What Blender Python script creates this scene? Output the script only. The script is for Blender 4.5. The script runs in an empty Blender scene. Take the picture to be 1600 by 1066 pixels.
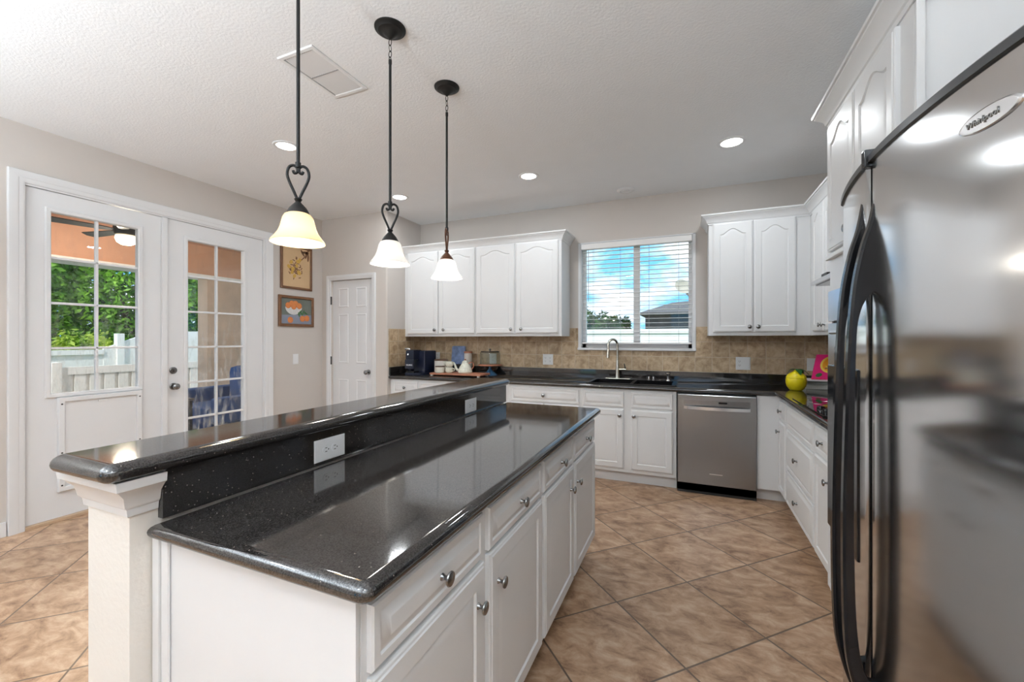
import bpy, bmesh, math, random
from mathutils import Vector, Matrix
sc = bpy.context.scene
COL = sc.collection
PI = math.pi
random.seed(7)

# ------------------------------------------------------------------ camera
cam_d = bpy.data.cameras.new('camera')
cam = bpy.data.objects.new('camera', cam_d); COL.objects.link(cam)
cam.location = (0, 0, 1.34)
cam.rotation_euler = (PI/2, 0, math.radians(23.08))
cam_d.sensor_width = 36; cam_d.lens = 36*651.6/1600
cam_d.shift_y = -2.9/1600
cam_d.clip_start = 0.02; cam_d.clip_end = 200
sc.camera = cam

# ------------------------------------------------------------------ world, sun, exposure
SKY_STRENGTH = 1.7
w = bpy.data.worlds.new('sky'); sc.world = w; w.use_nodes = True
nt = w.node_tree; nt.nodes.clear()
N = nt.nodes.new; Lk = nt.links.new
out = N('ShaderNodeOutputWorld'); bg = N('ShaderNodeBackground'); bg.inputs[1].default_value = SKY_STRENGTH
tc = N('ShaderNodeTexCoord'); mp = N('ShaderNodeMapping'); mp.inputs['Scale'].default_value = (1, 1, 2.6)
nz = N('ShaderNodeTexNoise'); nz.inputs['Scale'].default_value = 4.2; nz.inputs['Detail'].default_value = 9; nz.inputs['Roughness'].default_value = .58
cr = N('ShaderNodeValToRGB'); cr.color_ramp.elements[0].position = .43; cr.color_ramp.elements[1].position = .60
cr.color_ramp.elements[0].color = (.10, .36, .66, 1); cr.color_ramp.elements[1].color = (.72, .74, .76, 1)
Lk(tc.outputs['Generated'], mp.inputs[0]); Lk(mp.outputs[0], nz.inputs[0]); Lk(nz.outputs[0], cr.inputs[0])
Lk(cr.outputs[0], bg.inputs[0]); Lk(bg.outputs[0], out.inputs[0])
sd = bpy.data.lights.new('sun', 'SUN'); sd.energy = 3.0; sd.angle = math.radians(1.5); sd.color = (1, .96, .88)
sun = bpy.data.objects.new('sun', sd); COL.objects.link(sun); sun.rotation_euler = Vector((.25, -.70, .80)).to_track_quat('Z', 'Y').to_euler()
sc.view_settings.view_transform = 'Standard'; sc.view_settings.look = 'None'
sc.view_settings.gamma = 1; sc.view_settings.use_curve_mapping = False
sc.view_settings.exposure = 0.50
try:
    sc.cycles.use_denoising = True; sc.cycles.denoiser = 'OPENIMAGEDENOISE'; sc.cycles.denoising_input_passes = 'RGB_ALBEDO_NORMAL'; sc.cycles.denoising_prefilter = 'ACCURATE'; sc.cycles.max_bounces = 10; sc.cycles.diffuse_bounces = 5
    sc.cycles.glossy_bounces = 5; sc.cycles.transmission_bounces = 8; sc.cycles.transparent_max_bounces = 12
    sc.cycles.sample_clamp_indirect = 6; sc.cycles.caustics_reflective = False; sc.cycles.caustics_refractive = False
except Exception: pass
CAN_W = 6.0      # one recessed ceiling light
PEND_W = 5.0      # one pendant bulb
UP_W = 84.0       # one uplighter added as fill behind the camera

# ------------------------------------------------------------------ materials
def math_(nt, op, a, b=None):
    n = nt.nodes.new('ShaderNodeMath'); n.operation = op
    for i, x in enumerate((a, b)):
        if x is None: continue
        if isinstance(x, (int, float)): n.inputs[i].default_value = x
        else: nt.links.new(x, n.inputs[i])
    return n.outputs[0]
def newmat(name):
    m = bpy.data.materials.new(name); m.use_nodes = True
    nt = m.node_tree; b = nt.nodes['Principled BSDF']
    return m, nt, b
def plain(name, col, rough=.5, metal=0, spec=.5, coat=0, bump=0, bscale=50, var=0, vscale=6, aniso=0):
    m, nt, b = newmat(name)
    b.inputs['Base Color'].default_value = (*col, 1); b.inputs['Roughness'].default_value = rough
    b.inputs['Metallic'].default_value = metal; b.inputs['Specular IOR Level'].default_value = spec
    b.inputs['Coat Weight'].default_value = coat; b.inputs['Coat Roughness'].default_value = .05
    if aniso:
        b.inputs['Anisotropic'].default_value = aniso
        tn = nt.nodes.new('ShaderNodeTangent'); tn.direction_type = 'RADIAL'; tn.axis = 'Z'
        nt.links.new(tn.outputs[0], b.inputs['Tangent'])
    g = nt.nodes.new('ShaderNodeNewGeometry')
    n = nt.nodes.new('ShaderNodeTexNoise'); n.inputs['Scale'].default_value = vscale; n.inputs['Detail'].default_value = 4
    nt.links.new(g.outputs['Position'], n.inputs['Vector'])
    v = var if var else .02
    mx = nt.nodes.new('ShaderNodeMix'); mx.data_type = 'RGBA'
    mx.inputs[6].default_value = (*[c*(1-v) for c in col], 1); mx.inputs[7].default_value = (*[min(1, c*(1+v)) for c in col], 1)
    nt.links.new(n.outputs[0], mx.inputs[0]); nt.links.new(mx.outputs[2], b.inputs['Base Color'])
    if bump:
        n2 = nt.nodes.new('ShaderNodeTexNoise'); n2.inputs['Scale'].default_value = bscale; n2.inputs['Detail'].default_value = 5
        nt.links.new(g.outputs['Position'], n2.inputs['Vector'])
        bp = nt.nodes.new('ShaderNodeBump'); bp.inputs['Strength'].default_value = bump; bp.inputs['Distance'].default_value = .004
        nt.links.new(n2.outputs[0], bp.inputs['Height']); nt.links.new(bp.outputs[0], b.inputs['Normal'])
    return m
def emis(name, col, s):
    m, nt, b = newmat(name); b.inputs['Base Color'].default_value = (*col, 1)
    b.inputs['Emission Color'].default_value = (*col, 1); b.inputs['Emission Strength'].default_value = s
    return m

M = {}
M['wall'] = plain('greige_wall_paint', (.60, .56, .525), .85, spec=.25, bump=.08, bscale=120)
M['ceil'] = plain('knockdown_ceiling', (.87, .89, .91), .95, spec=.1, bump=.55, bscale=75)
M['white'] = plain('white_cabinet_paint', (.755, .765, .775), .38, spec=.4)
M['trim'] = plain('white_trim_paint', (.75, .76, .775), .42, spec=.4)
M['column'] = plain('textured_white_drywall', (.78, .75, .70), .85, spec=.2, bump=.3, bscale=70)
M['black'] = plain('gloss_black_plastic', (.008, .008, .009), .10, spec=.28)
M['blackmatte'] = plain('matte_black', (.015, .015, .016), .5)
M['bronze'] = plain('oiled_bronze_black', (.010, .010, .010), .45, spec=.3)
M['bronze_lit'] = plain('lamplit_bronze', (.13, .055, .03), .35, metal=.5)  # black bronze browned to carry the lamplight on the far pendant's scroll
M['nickel'] = plain('brushed_nickel', (.27, .27, .27), .26, metal=1)
M['fnickel'] = plain('warm_nickel', (.62, .60, .54), .25, metal=1)
M['steel'] = plain('brushed_steel', (.72, .73, .74), .13, metal=1, aniso=.75, var=.05, vscale=3)
M['dwsteel'] = plain('dark_brushed_steel', (.33, .34, .35), .27, metal=1, aniso=.6, var=.05, vscale=3)
M['lightsteel'] = plain('bright_steel', (.72, .72, .73), .25, metal=1)
M['ovensteel'] = plain('oven_steel', (.55, .60, .68), .2, metal=1)
M['trimgrey'] = plain('dark_grey_cap', (.045, .047, .05), .3)
M['plate'] = plain('white_wall_plate', (.80, .81, .82), .35)
M['slot'] = plain('dark_slot', (.03, .03, .03), .6)
M['glassblk'] = plain('black_cooktop_glass', (.008, .008, .009), .04, spec=.7)
M['wood'] = plain('reddish_wood', (.42, .17, .10), .5, var=.25, vscale=30)
M['framewood'] = plain('walnut_frame', (.17, .075, .03), .4, var=.3, vscale=25)
M['threshold'] = plain('oak_threshold', (.50, .36, .24), .5, var=.15, vscale=20)
M['ceramic'] = plain('cream_ceramic', (.72, .69, .60), .25, coat=.3)
M['crock'] = plain('stoneware_white', (.62, .60, .56), .4)
M['brownrim'] = plain('brown_rim', (.10, .05, .03), .4)
M['navy'] = plain('navy_gloss_plastic', (.005, .008, .024), .3, spec=.5)
M['blueceramic'] = plain('blue_glaze', (.05, .13, .24), .25)
M['yellow'] = plain('lemon_yellow', (.80, .66, .01), .35, bump=.15, bscale=60)
M['leafgreen'] = plain('painted_leaf_green', (.03, .14, .03), .45)
M['pink'] = plain('hot_pink_print', (.78, .02, .20), .4)
M['orange'] = plain('orange_print', (.85, .35, .02), .5)
M['redprint'] = plain('red_print', (.6, .05, .03), .5)
M['yprint'] = plain('yellow_print', (.85, .65, .10), .5)
M['greyglass'] = plain('grey_glass_tray', (.42, .44, .42), .2)
M['stone'] = plain('whitish_stone', (.66, .66, .62), .45)
M['kettle'] = plain('floral_cream_enamel', (.68, .68, .58), .25, var=.35, vscale=45)
M['blueplaque'] = plain('blue_white_plaque', (.17, .24, .42), .4, var=.8, vscale=22)
M['canvas1'] = plain('tan_canvas', (.60, .42, .24), .7, var=.1)
M['canvas2'] = plain('grey_green_canvas', (.14, .16, .14), .6, var=.3, vscale=9)
M['tablegrey'] = plain('painted_blue_grey', (.22, .25, .32), .6, var=.2)
M['fruitor2'] = plain('painted_deep_orange', (.55, .17, .04), .6, var=.25, vscale=60)
M['fruitor'] = plain('painted_orange', (.62, .21, .06), .6, var=.25, vscale=60)
M['bloom'] = plain('painted_yellow_bloom', (.58, .36, .07), .6, var=.3, vscale=80)
M['stem'] = plain('painted_brown_stem', (.20, .10, .05), .6, var=.3, vscale=60)
M['bowlpaint'] = plain('painted_white_bowl', (.62, .62, .62), .6, var=.2, vscale=50)
M['peach'] = plain('peach_stucco', (.62, .36, .25), .9, var=.18, vscale=3, bump=.3)
M['beigestucco'] = plain('beige_stucco', (.52, .40, .31), .9, var=.2, vscale=5, bump=.3)
M['vinyl'] = plain('white_vinyl', (.80, .80, .79), .5, var=.08)
M['lawn'] = plain('lawn_grass', (.08, .16, .03), .9, var=.4, vscale=3)
M['slab'] = plain('grey_concrete', (.42, .40, .38), .9, var=.1)
M['bluecush'] = plain('deep_blue_fabric', (.02, .06, .19), .8, var=.2, vscale=12)
M['roof'] = plain('grey_roof_shingle', (.10, .10, .10), .9, var=.3, vscale=8)
M['housewall'] = plain('grey_house_wall', (.13, .12, .12), .9, var=.1)
M['dish'] = plain('weathered_dish', (.38, .36, .30), .6)
M['bark'] = plain('tree_bark', (.09, .06, .04), .9)
M['blind'] = plain('white_blind_slat', (.90, .89, .88), .5)
M['cordgrey'] = plain('grey_cord', (.35, .35, .36), .7)
M['winvinyl'] = plain('window_vinyl', (.86, .84, .83), .5)
M['lit'] = emis('lit_diffuser', (1, .98, .95), 4)
M['bulb'] = emis('lit_bulb', (1, .95, .88), 6)
M['fanlit'] = emis('lit_fan_bowl', (1, .90, .70), 2.2)

def leafmat(name, c1, c2):
    m, nt, b = newmat(name)
    g = nt.nodes.new('ShaderNodeNewGeometry'); n = nt.nodes.new('ShaderNodeTexNoise'); n.inputs['Scale'].default_value = 2.2
    r = nt.nodes.new('ShaderNodeValToRGB'); r.color_ramp.elements[0].position = .38; r.color_ramp.elements[1].position = .62
    r.color_ramp.elements[0].color = (*c1, 1); r.color_ramp.elements[1].color = (*c2, 1)
    nt.links.new(g.outputs['Position'], n.inputs['Vector']); nt.links.new(n.outputs[0], r.inputs[0])
    nt.links.new(r.outputs[0], b.inputs['Base Color']); b.inputs['Roughness'].default_value = .6
    t = nt.nodes.new('ShaderNodeBsdfTranslucent'); nt.links.new(r.outputs[0], t.inputs[0])
    mx = nt.nodes.new('ShaderNodeMixShader'); mx.inputs[0].default_value = .4
    nt.links.new(b.outputs[0], mx.inputs[1]); nt.links.new(t.outputs[0], mx.inputs[2])
    nt.links.new(mx.outputs[0], nt.nodes['Material Output'].inputs[0]); return m
M['leaf'] = leafmat('tree_leaves', (.07, .22, .015), (.34, .62, .06))
M['leafy'] = leafmat('shrub_leaves', (.22, .38, .03), (.55, .66, .10))
M['leafd'] = leafmat('dark_tree_leaves', (.02, .06, .02), (.08, .17, .05))

def glass(name, tint=(1, 1, 1), mixf=.88, rough=0, dirt=0):
    m, nt, b = newmat(name); nt.nodes.remove(b)
    t = nt.nodes.new('ShaderNodeBsdfTransparent'); t.inputs[0].default_value = (*tint, 1)
    gl = nt.nodes.new('ShaderNodeBsdfGlossy'); gl.inputs['Roughness'].default_value = rough
    lw = nt.nodes.new('ShaderNodeLayerWeight'); pw = math_(nt, 'POWER', lw.outputs['Facing'], 3.0); fr = nt.nodes.new('ShaderNodeMath'); fr.operation = 'MULTIPLY_ADD'; fr.inputs[1].default_value = .5; fr.inputs[2].default_value = .03; nt.links.new(pw, fr.inputs[0])
    mx = nt.nodes.new('ShaderNodeMixShader')
    nt.links.new(fr.outputs[0], mx.inputs[0]); nt.links.new(t.outputs[0], mx.inputs[1]); nt.links.new(gl.outputs[0], mx.inputs[2])
    last = mx
    if dirt:
        g = nt.nodes.new('ShaderNodeNewGeometry'); mp = nt.nodes.new('ShaderNodeMapping'); mp.inputs['Scale'].default_value = (9, 9, 2.2)
        n = nt.nodes.new('ShaderNodeTexNoise'); n.inputs['Scale'].default_value = 3; n.inputs['Detail'].default_value = 8; n.inputs['Roughness'].default_value = .7
        sx = nt.nodes.new('ShaderNodeSeparateXYZ'); nt.links.new(g.outputs['Position'], sx.inputs[0])
        mr = nt.nodes.new('ShaderNodeMapRange'); mr.inputs[1].default_value = 1.7; mr.inputs[2].default_value = .3
        mr.inputs[3].default_value = .1; mr.inputs[4].default_value = 1; nt.links.new(sx.outputs[2], mr.inputs[0])
        rp = nt.nodes.new('ShaderNodeMapRange'); rp.inputs[1].default_value = .48; rp.inputs[2].default_value = .72
        nt.links.new(g.outputs['Position'], mp.inputs[0]); nt.links.new(mp.outputs[0], n.inputs[0]); nt.links.new(n.outputs[0], rp.inputs[0])
        mu = nt.nodes.new('ShaderNodeMath'); mu.operation = 'MULTIPLY'; nt.links.new(rp.outputs[0], mu.inputs[0]); nt.links.new(mr.outputs[0], mu.inputs[1])
        mu2 = nt.nodes.new('ShaderNodeMath'); mu2.operation = 'MULTIPLY'; mu2.inputs[1].default_value = dirt; nt.links.new(mu.outputs[0], mu2.inputs[0])
        df = nt.nodes.new('ShaderNodeBsdfDiffuse'); df.inputs[0].default_value = (.75, .76, .74, 1)
        mx2 = nt.nodes.new('ShaderNodeMixShader'); nt.links.new(mu2.outputs[0], mx2.inputs[0])
        nt.links.new(mx.outputs[0], mx2.inputs[1]); nt.links.new(df.outputs[0], mx2.inputs[2]); last = mx2
    nt.links.new(last.outputs[0], nt.nodes['Material Output'].inputs[0]); return m
M['pane'] = glass('window_glass'); M['dirtypane'] = glass('weathered_door_glass', dirt=.55)
M['dome'] = glass('clear_dome_glass', tint=(.93, .95, .94), rough=.02)

def shade_mat(name, col, tr=.55):
    m, nt, b = newmat(name)
    g = nt.nodes.new('ShaderNodeNewGeometry'); n = nt.nodes.new('ShaderNodeTexNoise'); n.inputs['Scale'].default_value = 14; n.inputs['Detail'].default_value = 3
    nt.links.new(g.outputs['Position'], n.inputs['Vector'])
    mx = nt.nodes.new('ShaderNodeMix'); mx.data_type = 'RGBA'; mx.inputs[6].default_value = (*[c*.93 for c in col], 1); mx.inputs[7].default_value = (*col, 1)
    nt.links.new(n.outputs[0], mx.inputs[0]); nt.links.new(mx.outputs[2], b.inputs['Base Color']); b.inputs['Roughness'].default_value = .25
    t = nt.nodes.new('ShaderNodeBsdfTranslucent'); nt.links.new(mx.outputs[2], t.inputs[0])
    s = nt.nodes.new('ShaderNodeMixShader'); s.inputs[0].default_value = tr
    nt.links.new(b.outputs[0], s.inputs[1]); nt.links.new(t.outputs[0], s.inputs[2]); nt.links.new(s.outputs[0], nt.nodes['Material Output'].inputs[0])
    return m
M['shade_amber_glow'] = shade_mat('alabaster_amber_glow', (.96, .85, .68))  # one alabaster glass; how each lamp glows is put into its shade tint
M['shade_white'] = shade_mat('white_alabaster_glass', (.92, .91, .90), .35)
M['shade_bright_glow'] = shade_mat('alabaster_bright_glow', (.96, .96, .96), .6)

def quartz():
    m, nt, b = newmat('black_speckled_quartz')
    g = nt.nodes.new('ShaderNodeNewGeometry')
    n = nt.nodes.new('ShaderNodeTexNoise'); n.inputs['Scale'].default_value = 330; n.inputs['Detail'].default_value = 2
    v = nt.nodes.new('ShaderNodeTexVoronoi'); v.inputs['Scale'].default_value = 95
    nt.links.new(g.outputs['Position'], n.inputs['Vector']); nt.links.new(g.outputs['Position'], v.inputs['Vector'])
    r = nt.nodes.new('ShaderNodeValToRGB'); e = r.color_ramp.elements
    e[0].position = .44; e[0].color = (.009, .008, .008, 1); e[1].position = .64; e[1].color = (.040, .036, .034, 1)
    nt.links.new(n.outputs[0], r.inputs[0])
    r2 = nt.nodes.new('ShaderNodeValToRGB'); e = r2.color_ramp.elements
    e[0].position = .08; e[0].color = (1, 1, 1, 1); e[1].position = .16; e[1].color = (0, 0, 0, 1)
    nt.links.new(v.outputs['Distance'], r2.inputs[0])
    sp = nt.nodes.new('ShaderNodeMix'); sp.data_type = 'RGBA'; sp.inputs[7].default_value = (.22, .19, .17, 1)
    wn = nt.nodes.new('ShaderNodeMath'); wn.operation = 'GREATER_THAN'; wn.inputs[1].default_value = .8
    sc_ = nt.nodes.new('ShaderNodeSeparateColor'); nt.links.new(v.outputs['Color'], sc_.inputs[0]); nt.links.new(sc_.outputs[0], wn.inputs[0])
    mm = nt.nodes.new('ShaderNodeMath'); mm.operation = 'MULTIPLY'; nt.links.new(wn.outputs[0], mm.inputs[0]); nt.links.new(r2.outputs[0], mm.inputs[1])
    nt.links.new(mm.outputs[0], sp.inputs[0]); nt.links.new(r.outputs[0], sp.inputs[6]); nt.links.new(sp.outputs[2], b.inputs['Base Color'])
    b.inputs['Roughness'].default_value = .07; b.inputs['Specular IOR Level'].default_value = .75
    b.inputs['IOR'].default_value = 1.6
    sm = nt.nodes.new('ShaderNodeMapRange'); sm.inputs[1].default_value = .38; sm.inputs[2].default_value = .62; sm.inputs[3].default_value = .45; sm.inputs[4].default_value = 1.0
    nt.links.new(n.outputs[0], sm.inputs[0]); nt.links.new(sm.outputs[0], b.inputs['Specular IOR Level'])
    return m
M['quartz'] = quartz()

def tile_mat(name, ucoef, vcoef, u0, v0, su, sv, grout, cols, gcol, rough, nscale, bumps=.3, stretch=(1, 1, 1)):
    m, nt, b = newmat(name)
    g = nt.nodes.new('ShaderNodeNewGeometry'); s = nt.nodes.new('ShaderNodeSeparateXYZ'); nt.links.new(g.outputs['Position'], s.inputs[0])
    def lin(c):
        o = None
        for i in range(3):
            if c[i]:
                t = math_(nt, 'MULTIPLY', s.outputs[i], c[i]); o = t if o is None else math_(nt, 'ADD', o, t)
        return o
    u = math_(nt, 'DIVIDE', math_(nt, 'SUBTRACT', lin(ucoef), u0), su); v = math_(nt, 'DIVIDE', math_(nt, 'SUBTRACT', lin(vcoef), v0), sv)
    fu = math_(nt, 'FRACT', u); fv = math_(nt, 'FRACT', v)
    du = math_(nt, 'MULTIPLY', math_(nt, 'MINIMUM', fu, math_(nt, 'SUBTRACT', 1, fu)), su)
    dv = math_(nt, 'MULTIPLY', math_(nt, 'MINIMUM', fv, math_(nt, 'SUBTRACT', 1, fv)), sv)
    d = math_(nt, 'MINIMUM', du, dv)
    mr = nt.nodes.new('ShaderNodeMapRange'); mr.inputs[1].default_value = grout*.5; mr.inputs[2].default_value = grout*.5+.0022
    nt.links.new(d, mr.inputs[0])
    cx = nt.nodes.new('ShaderNodeCombineXYZ'); nt.links.new(math_(nt, 'FLOOR', u), cx.inputs[0]); nt.links.new(math_(nt, 'FLOOR', v), cx.inputs[1])
    wn = nt.nodes.new('ShaderNodeTexWhiteNoise'); wn.noise_dimensions = '3D'; nt.links.new(cx.outputs[0], wn.inputs[0])
    vm = nt.nodes.new('ShaderNodeVectorMath'); vm.operation = 'MULTIPLY_ADD'; vm.inputs[1].default_value = (9, 9, 9)
    nt.links.new(wn.outputs['Color'], vm.inputs[0]); nt.links.new(g.outputs['Position'], vm.inputs[2])
    mp = nt.nodes.new('ShaderNodeMapping'); mp.inputs['Scale'].default_value = stretch; nt.links.new(vm.outputs[0], mp.inputs[0])
    n = nt.nodes.new('ShaderNodeTexNoise'); n.inputs['Scale'].default_value = nscale; n.inputs['Detail'].default_value = 8; n.inputs['Roughness'].default_value = .68; n.inputs['Distortion'].default_value = .45
    nt.links.new(mp.outputs[0], n.inputs['Vector'])
    r = nt.nodes.new('ShaderNodeValToRGB'); e = r.color_ramp.elements
    e[0].position = .31; e[0].color = (*cols[0], 1); e[1].position = .69; e[1].color = (*cols[2], 1)
    x = e.new(.5); x.color = (*cols[1], 1)
    nt.links.new(n.outputs[0], r.inputs[0])
    hv = nt.nodes.new('ShaderNodeHueSaturation'); nt.links.new(r.outputs[0], hv.inputs['Color'])
    vv = nt.nodes.new('ShaderNodeMapRange'); vv.inputs[3].default_value = .88; vv.inputs[4].default_value = 1.12; nt.links.new(wn.outputs['Value'], vv.inputs[0]); nt.links.new(vv.outputs[0], hv.inputs['Value'])
    mx = nt.nodes.new('ShaderNodeMix'); mx.data_type = 'RGBA'; mx.inputs[6].default_value = (*gcol, 1)
    nt.links.new(mr.outputs[0], mx.inputs[0]); nt.links.new(hv.outputs[0], mx.inputs[7]); nt.links.new(mx.outputs[2], b.inputs['Base Color'])
    b.inputs['Roughness'].default_value = rough
    bp = nt.nodes.new('ShaderNodeBump'); bp.inputs['Distance'].default_value = .003; bp.inputs['Strength'].default_value = bumps
    h = math_(nt, 'ADD', math_(nt, 'MULTIPLY', n.outputs[0], .5), mr.outputs[0]); nt.links.new(h, bp.inputs['Height']); nt.links.new(bp.outputs[0], b.inputs['Normal'])
    return m
q = 1/math.sqrt(2)
M['floor'] = tile_mat('diagonal_travertine_tile', (q, q, 0), (-q, q, 0), (-.014+2.4935)*q, (2.4935+.014)*q, .4646, .4646, .006,
                      [(.17, .083, .042), (.42, .262, .158), (.60, .435, .305)], (.12, .08, .055), .34, 8.0, .25, (1, 1.6, 1))
M['splash'] = tile_mat('tumbled_backsplash_tile', (1, 1, 0), (0, 0, 1), .195+4.574, 1.010, .1535, .1515, .003,
                       [(.27, .175, .10), (.47, .345, .215), (.62, .49, .33)], (.56, .47, .35), .5, 14, .4)
M['splashside'] = tile_mat('tumbled_side_tile', (1, 1, 0), (0, 0, 1), -3.256+4.574, 1.010, .1535, .1515, .003,
                       [(.27, .175, .10), (.47, .345, .215), (.62, .49, .33)], (.56, .47, .35), .5, 14, .4)

# ------------------------------------------------------------------ mesh helpers
WL = {}
def empty(name, loc, label=None, cat=None, group=None):
    o = bpy.data.objects.new(name, None); COL.objects.link(o); o.location = loc; o.empty_display_size = .1
    WL[o] = Vector(loc)
    if label: tag(o, label, cat, group)
    return o
def tag(o, label=None, cat=None, group=None, kind=None):
    if label: o['label'] = label
    if cat: o['category'] = cat
    if group: o['group'] = group
    if kind: o['kind'] = kind
    return o
def obj(name, bm, mats, parent=None, smooth=True, label=None):
    if not isinstance(mats, (list, tuple)): mats = [mats]
    bmesh.ops.recalc_face_normals(bm, faces=bm.faces)
    xs = [v.co for v in bm.verts]
    lo = Vector([min(c[i] for c in xs) for i in range(3)]); hi = Vector([max(c[i] for c in xs) for i in range(3)])
    c = Vector(((lo.x+hi.x)/2, (lo.y+hi.y)/2, lo.z))
    bmesh.ops.translate(bm, verts=bm.verts, vec=-c)
    me = bpy.data.meshes.new(name); 
    if smooth:
        for f in bm.faces: f.smooth = True
        for e in bm.edges:
            if len(e.link_faces) == 2 and e.calc_face_angle(0) > math.radians(32): e.smooth = False
    bm.to_mesh(me); bm.free()
    for m in mats: me.materials.append(M[m] if isinstance(m, str) else m)
    o = bpy.data.objects.new(name, me); COL.objects.link(o)
    if smooth and len(me.polygons) > 6:
        wn = o.modifiers.new('weighted_normals', 'WEIGHTED_NORMAL'); wn.mode = 'FACE_AREA'; wn.weight = 50; wn.keep_sharp = True
    WL[o] = c
    if parent is not None: o.parent = parent; o.location = c - WL[parent]
    else: o.location = c
    if label: o['label'] = label
    return o
def struct(name, bm, m, parent=None):
    o = obj(name, bm, m, parent)
    if parent is None: o['kind'] = 'structure'
    return o
def BM(): return bmesh.new()
def box(bm, lo, hi, mi=0, bev=0):
    lo = Vector(lo); hi = Vector(hi)
    r = bmesh.ops.create_cube(bm, size=1)
    vs = r['verts']
    for v in vs: v.co = Vector(((v.co.x+.5)*(hi.x-lo.x)+lo.x, (v.co.y+.5)*(hi.y-lo.y)+lo.y, (v.co.z+.5)*(hi.z-lo.z)+lo.z))
    fs = list({f for v in vs for f in v.link_faces})
    for f in fs: f.material_index = mi
    if bev:
        es = list({e for v in vs for e in v.link_edges})
        rr = bmesh.ops.bevel(bm, geom=es, offset=bev, segments=2, profile=.6, affect='EDGES')
        for f in rr['faces']: f.material_index = mi
    return bm
def B(lo, hi, bev=0): return box(BM(), lo, hi, 0, bev)
def loft(bm, rings, mi=0, closed=True, cap0=True, cap1=True):
    R = [[bm.verts.new(p) for p in r] for r in rings]
    n = len(R[0])
    for a, b in zip(R, R[1:]):
        for i in range(n if closed else n-1):
            j = (i+1) % n
            try: bm.faces.new((a[i], a[j], b[j], b[i])).material_index = mi
            except ValueError: pass
    if cap0: bm.faces.new(R[0][::-1]).material_index = mi
    if cap1: bm.faces.new(R[-1]).material_index = mi
    return bm
def lathe(bm, prof, c=(0, 0, 0), n=28, axis='Z', mi=0, caps=False):
    c = Vector(c); rings = []
    for r, h in prof:
        ring = []
        for i in range(n):
            a = 2*PI*i/n; p = (max(r, .0002)*math.cos(a), max(r, .0002)*math.sin(a), h)
            if axis == 'X': p = (p[2], p[0], p[1])
            elif axis == '-X': p = (-p[2], p[1], p[0])
            elif axis == 'Y': p = (p[1], p[2], p[0])
            elif axis == '-Y': p = (p[0], -p[2], p[1])
            ring.append(c+Vector(p))
        rings.append(ring)
    return loft(bm, rings, mi, True, caps or prof[0][0] < .001, caps or prof[-1][0] < .001)
def tube(bm, pts, r, n=10, mi=0, closed=False):
    pts = [Vector(p) for p in pts]; rs = r if isinstance(r, (list, tuple)) else [r]*len(pts)
    m = len(pts); rings = []; up = None
    for i, p in enumerate(pts):
        if closed: t = (pts[(i+1) % m]-pts[i-1])
        else: t = pts[min(i+1, m-1)]-pts[max(i-1, 0)]
        t.normalize()
        if up is None:
            up = Vector((0, 0, 1)) if abs(t.z) < .9 else Vector((1, 0, 0))
        s = t.cross(up)
        if s.length < 1e-4: s = t.cross(Vector((.3, 1, .2)))
        s.normalize(); up = s.cross(t).normalized()
        rings.append([p+rs[i]*(math.cos(2*PI*k/n)*s+math.sin(2*PI*k/n)*up) for k in range(n)])
    if closed:
        rings.append(rings[0])
        R = [[bm.verts.new(q) for q in rr] for rr in rings[:-1]]; R.append(R[0])
        for a, b in zip(R, R[1:]):
            for i in range(n):
                j = (i+1) % n; bm.faces.new((a[i], a[j], b[j], b[i])).material_index = mi
        return bm
    return loft(bm, rings, mi)
def prism(bm, poly, f, t0, t1, mi=0):
    """poly of 2-D points, f(u,v,t)->3-D."""
    return loft(bm, [[f(u, v, t0) for u, v in poly], [f(u, v, t1) for u, v in poly]], mi)
def sphere(bm, c, r, s=(1, 1, 1), seg=16, mi=0):
    rr = bmesh.ops.create_uvsphere(bm, u_segments=seg, v_segments=seg//2+2, radius=r)
    for v in rr['verts']: v.co = Vector((v.co.x*s[0], v.co.y*s[1], v.co.z*s[2]))+Vector(c)
    for f in {f for v in rr['verts'] for f in v.link_faces}: f.material_index = mi
    return bm
def inset_poly(poly, d):
    """poly CCW; move every edge inward by d."""
    n = len(poly); o = []
    for i in range(n):
        p0 = Vector(poly[i-1]); p1 = Vector(poly[i]); p2 = Vector(poly[(i+1) % n])
        a = (p1-p0).normalized(); b = (p2-p1).normalized()
        na = Vector((-a.y, a.x)); nb = Vector((-b.y, b.x)); m = (na+nb)
        k = 1+na.dot(nb)
        o.append(tuple(p1+m*(d/max(k, .2))))
    return o
def round_poly(poly, rad, seg=6):
    n = len(poly); o = []
    for i in range(n):
        r = rad[i] if isinstance(rad, (list, tuple)) else rad
        p0 = Vector(poly[i-1]); p1 = Vector(poly[i]); p2 = Vector(poly[(i+1) % n])
        if r <= 0: o.append(tuple(p1)); continue
        a = (p0-p1).normalized(); b = (p2-p1).normalized()
        s = p1+a*r; e = p1+b*r; c = p1+(a+b)*r
        for k in range(seg+1):
            t = k/seg; an = t*PI/2
            o.append(tuple(c-(b*r)*math.cos(an)-(a*r)*math.sin(an)) if False else tuple(c+(s-c)*math.cos(an)+(e-c)*math.sin(an)))
    return o
def slab(poly, z0, z1, hr, rad=.0, flat_edges=()):
    """counter slab with bullnose: poly CCW."""
    P = round_poly(poly, rad) if rad else poly
    zc = (z0+z1)/2; vr = (z1-z0)/2; rings = []
    for k in range(0, 11):
        a = -PI/2+PI*k/10
        rings.append([(x, y, zc+vr*math.sin(a)) for x, y in inset_poly(P, hr*(1-math.cos(a)))])
    return loft(BM(), rings)

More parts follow.
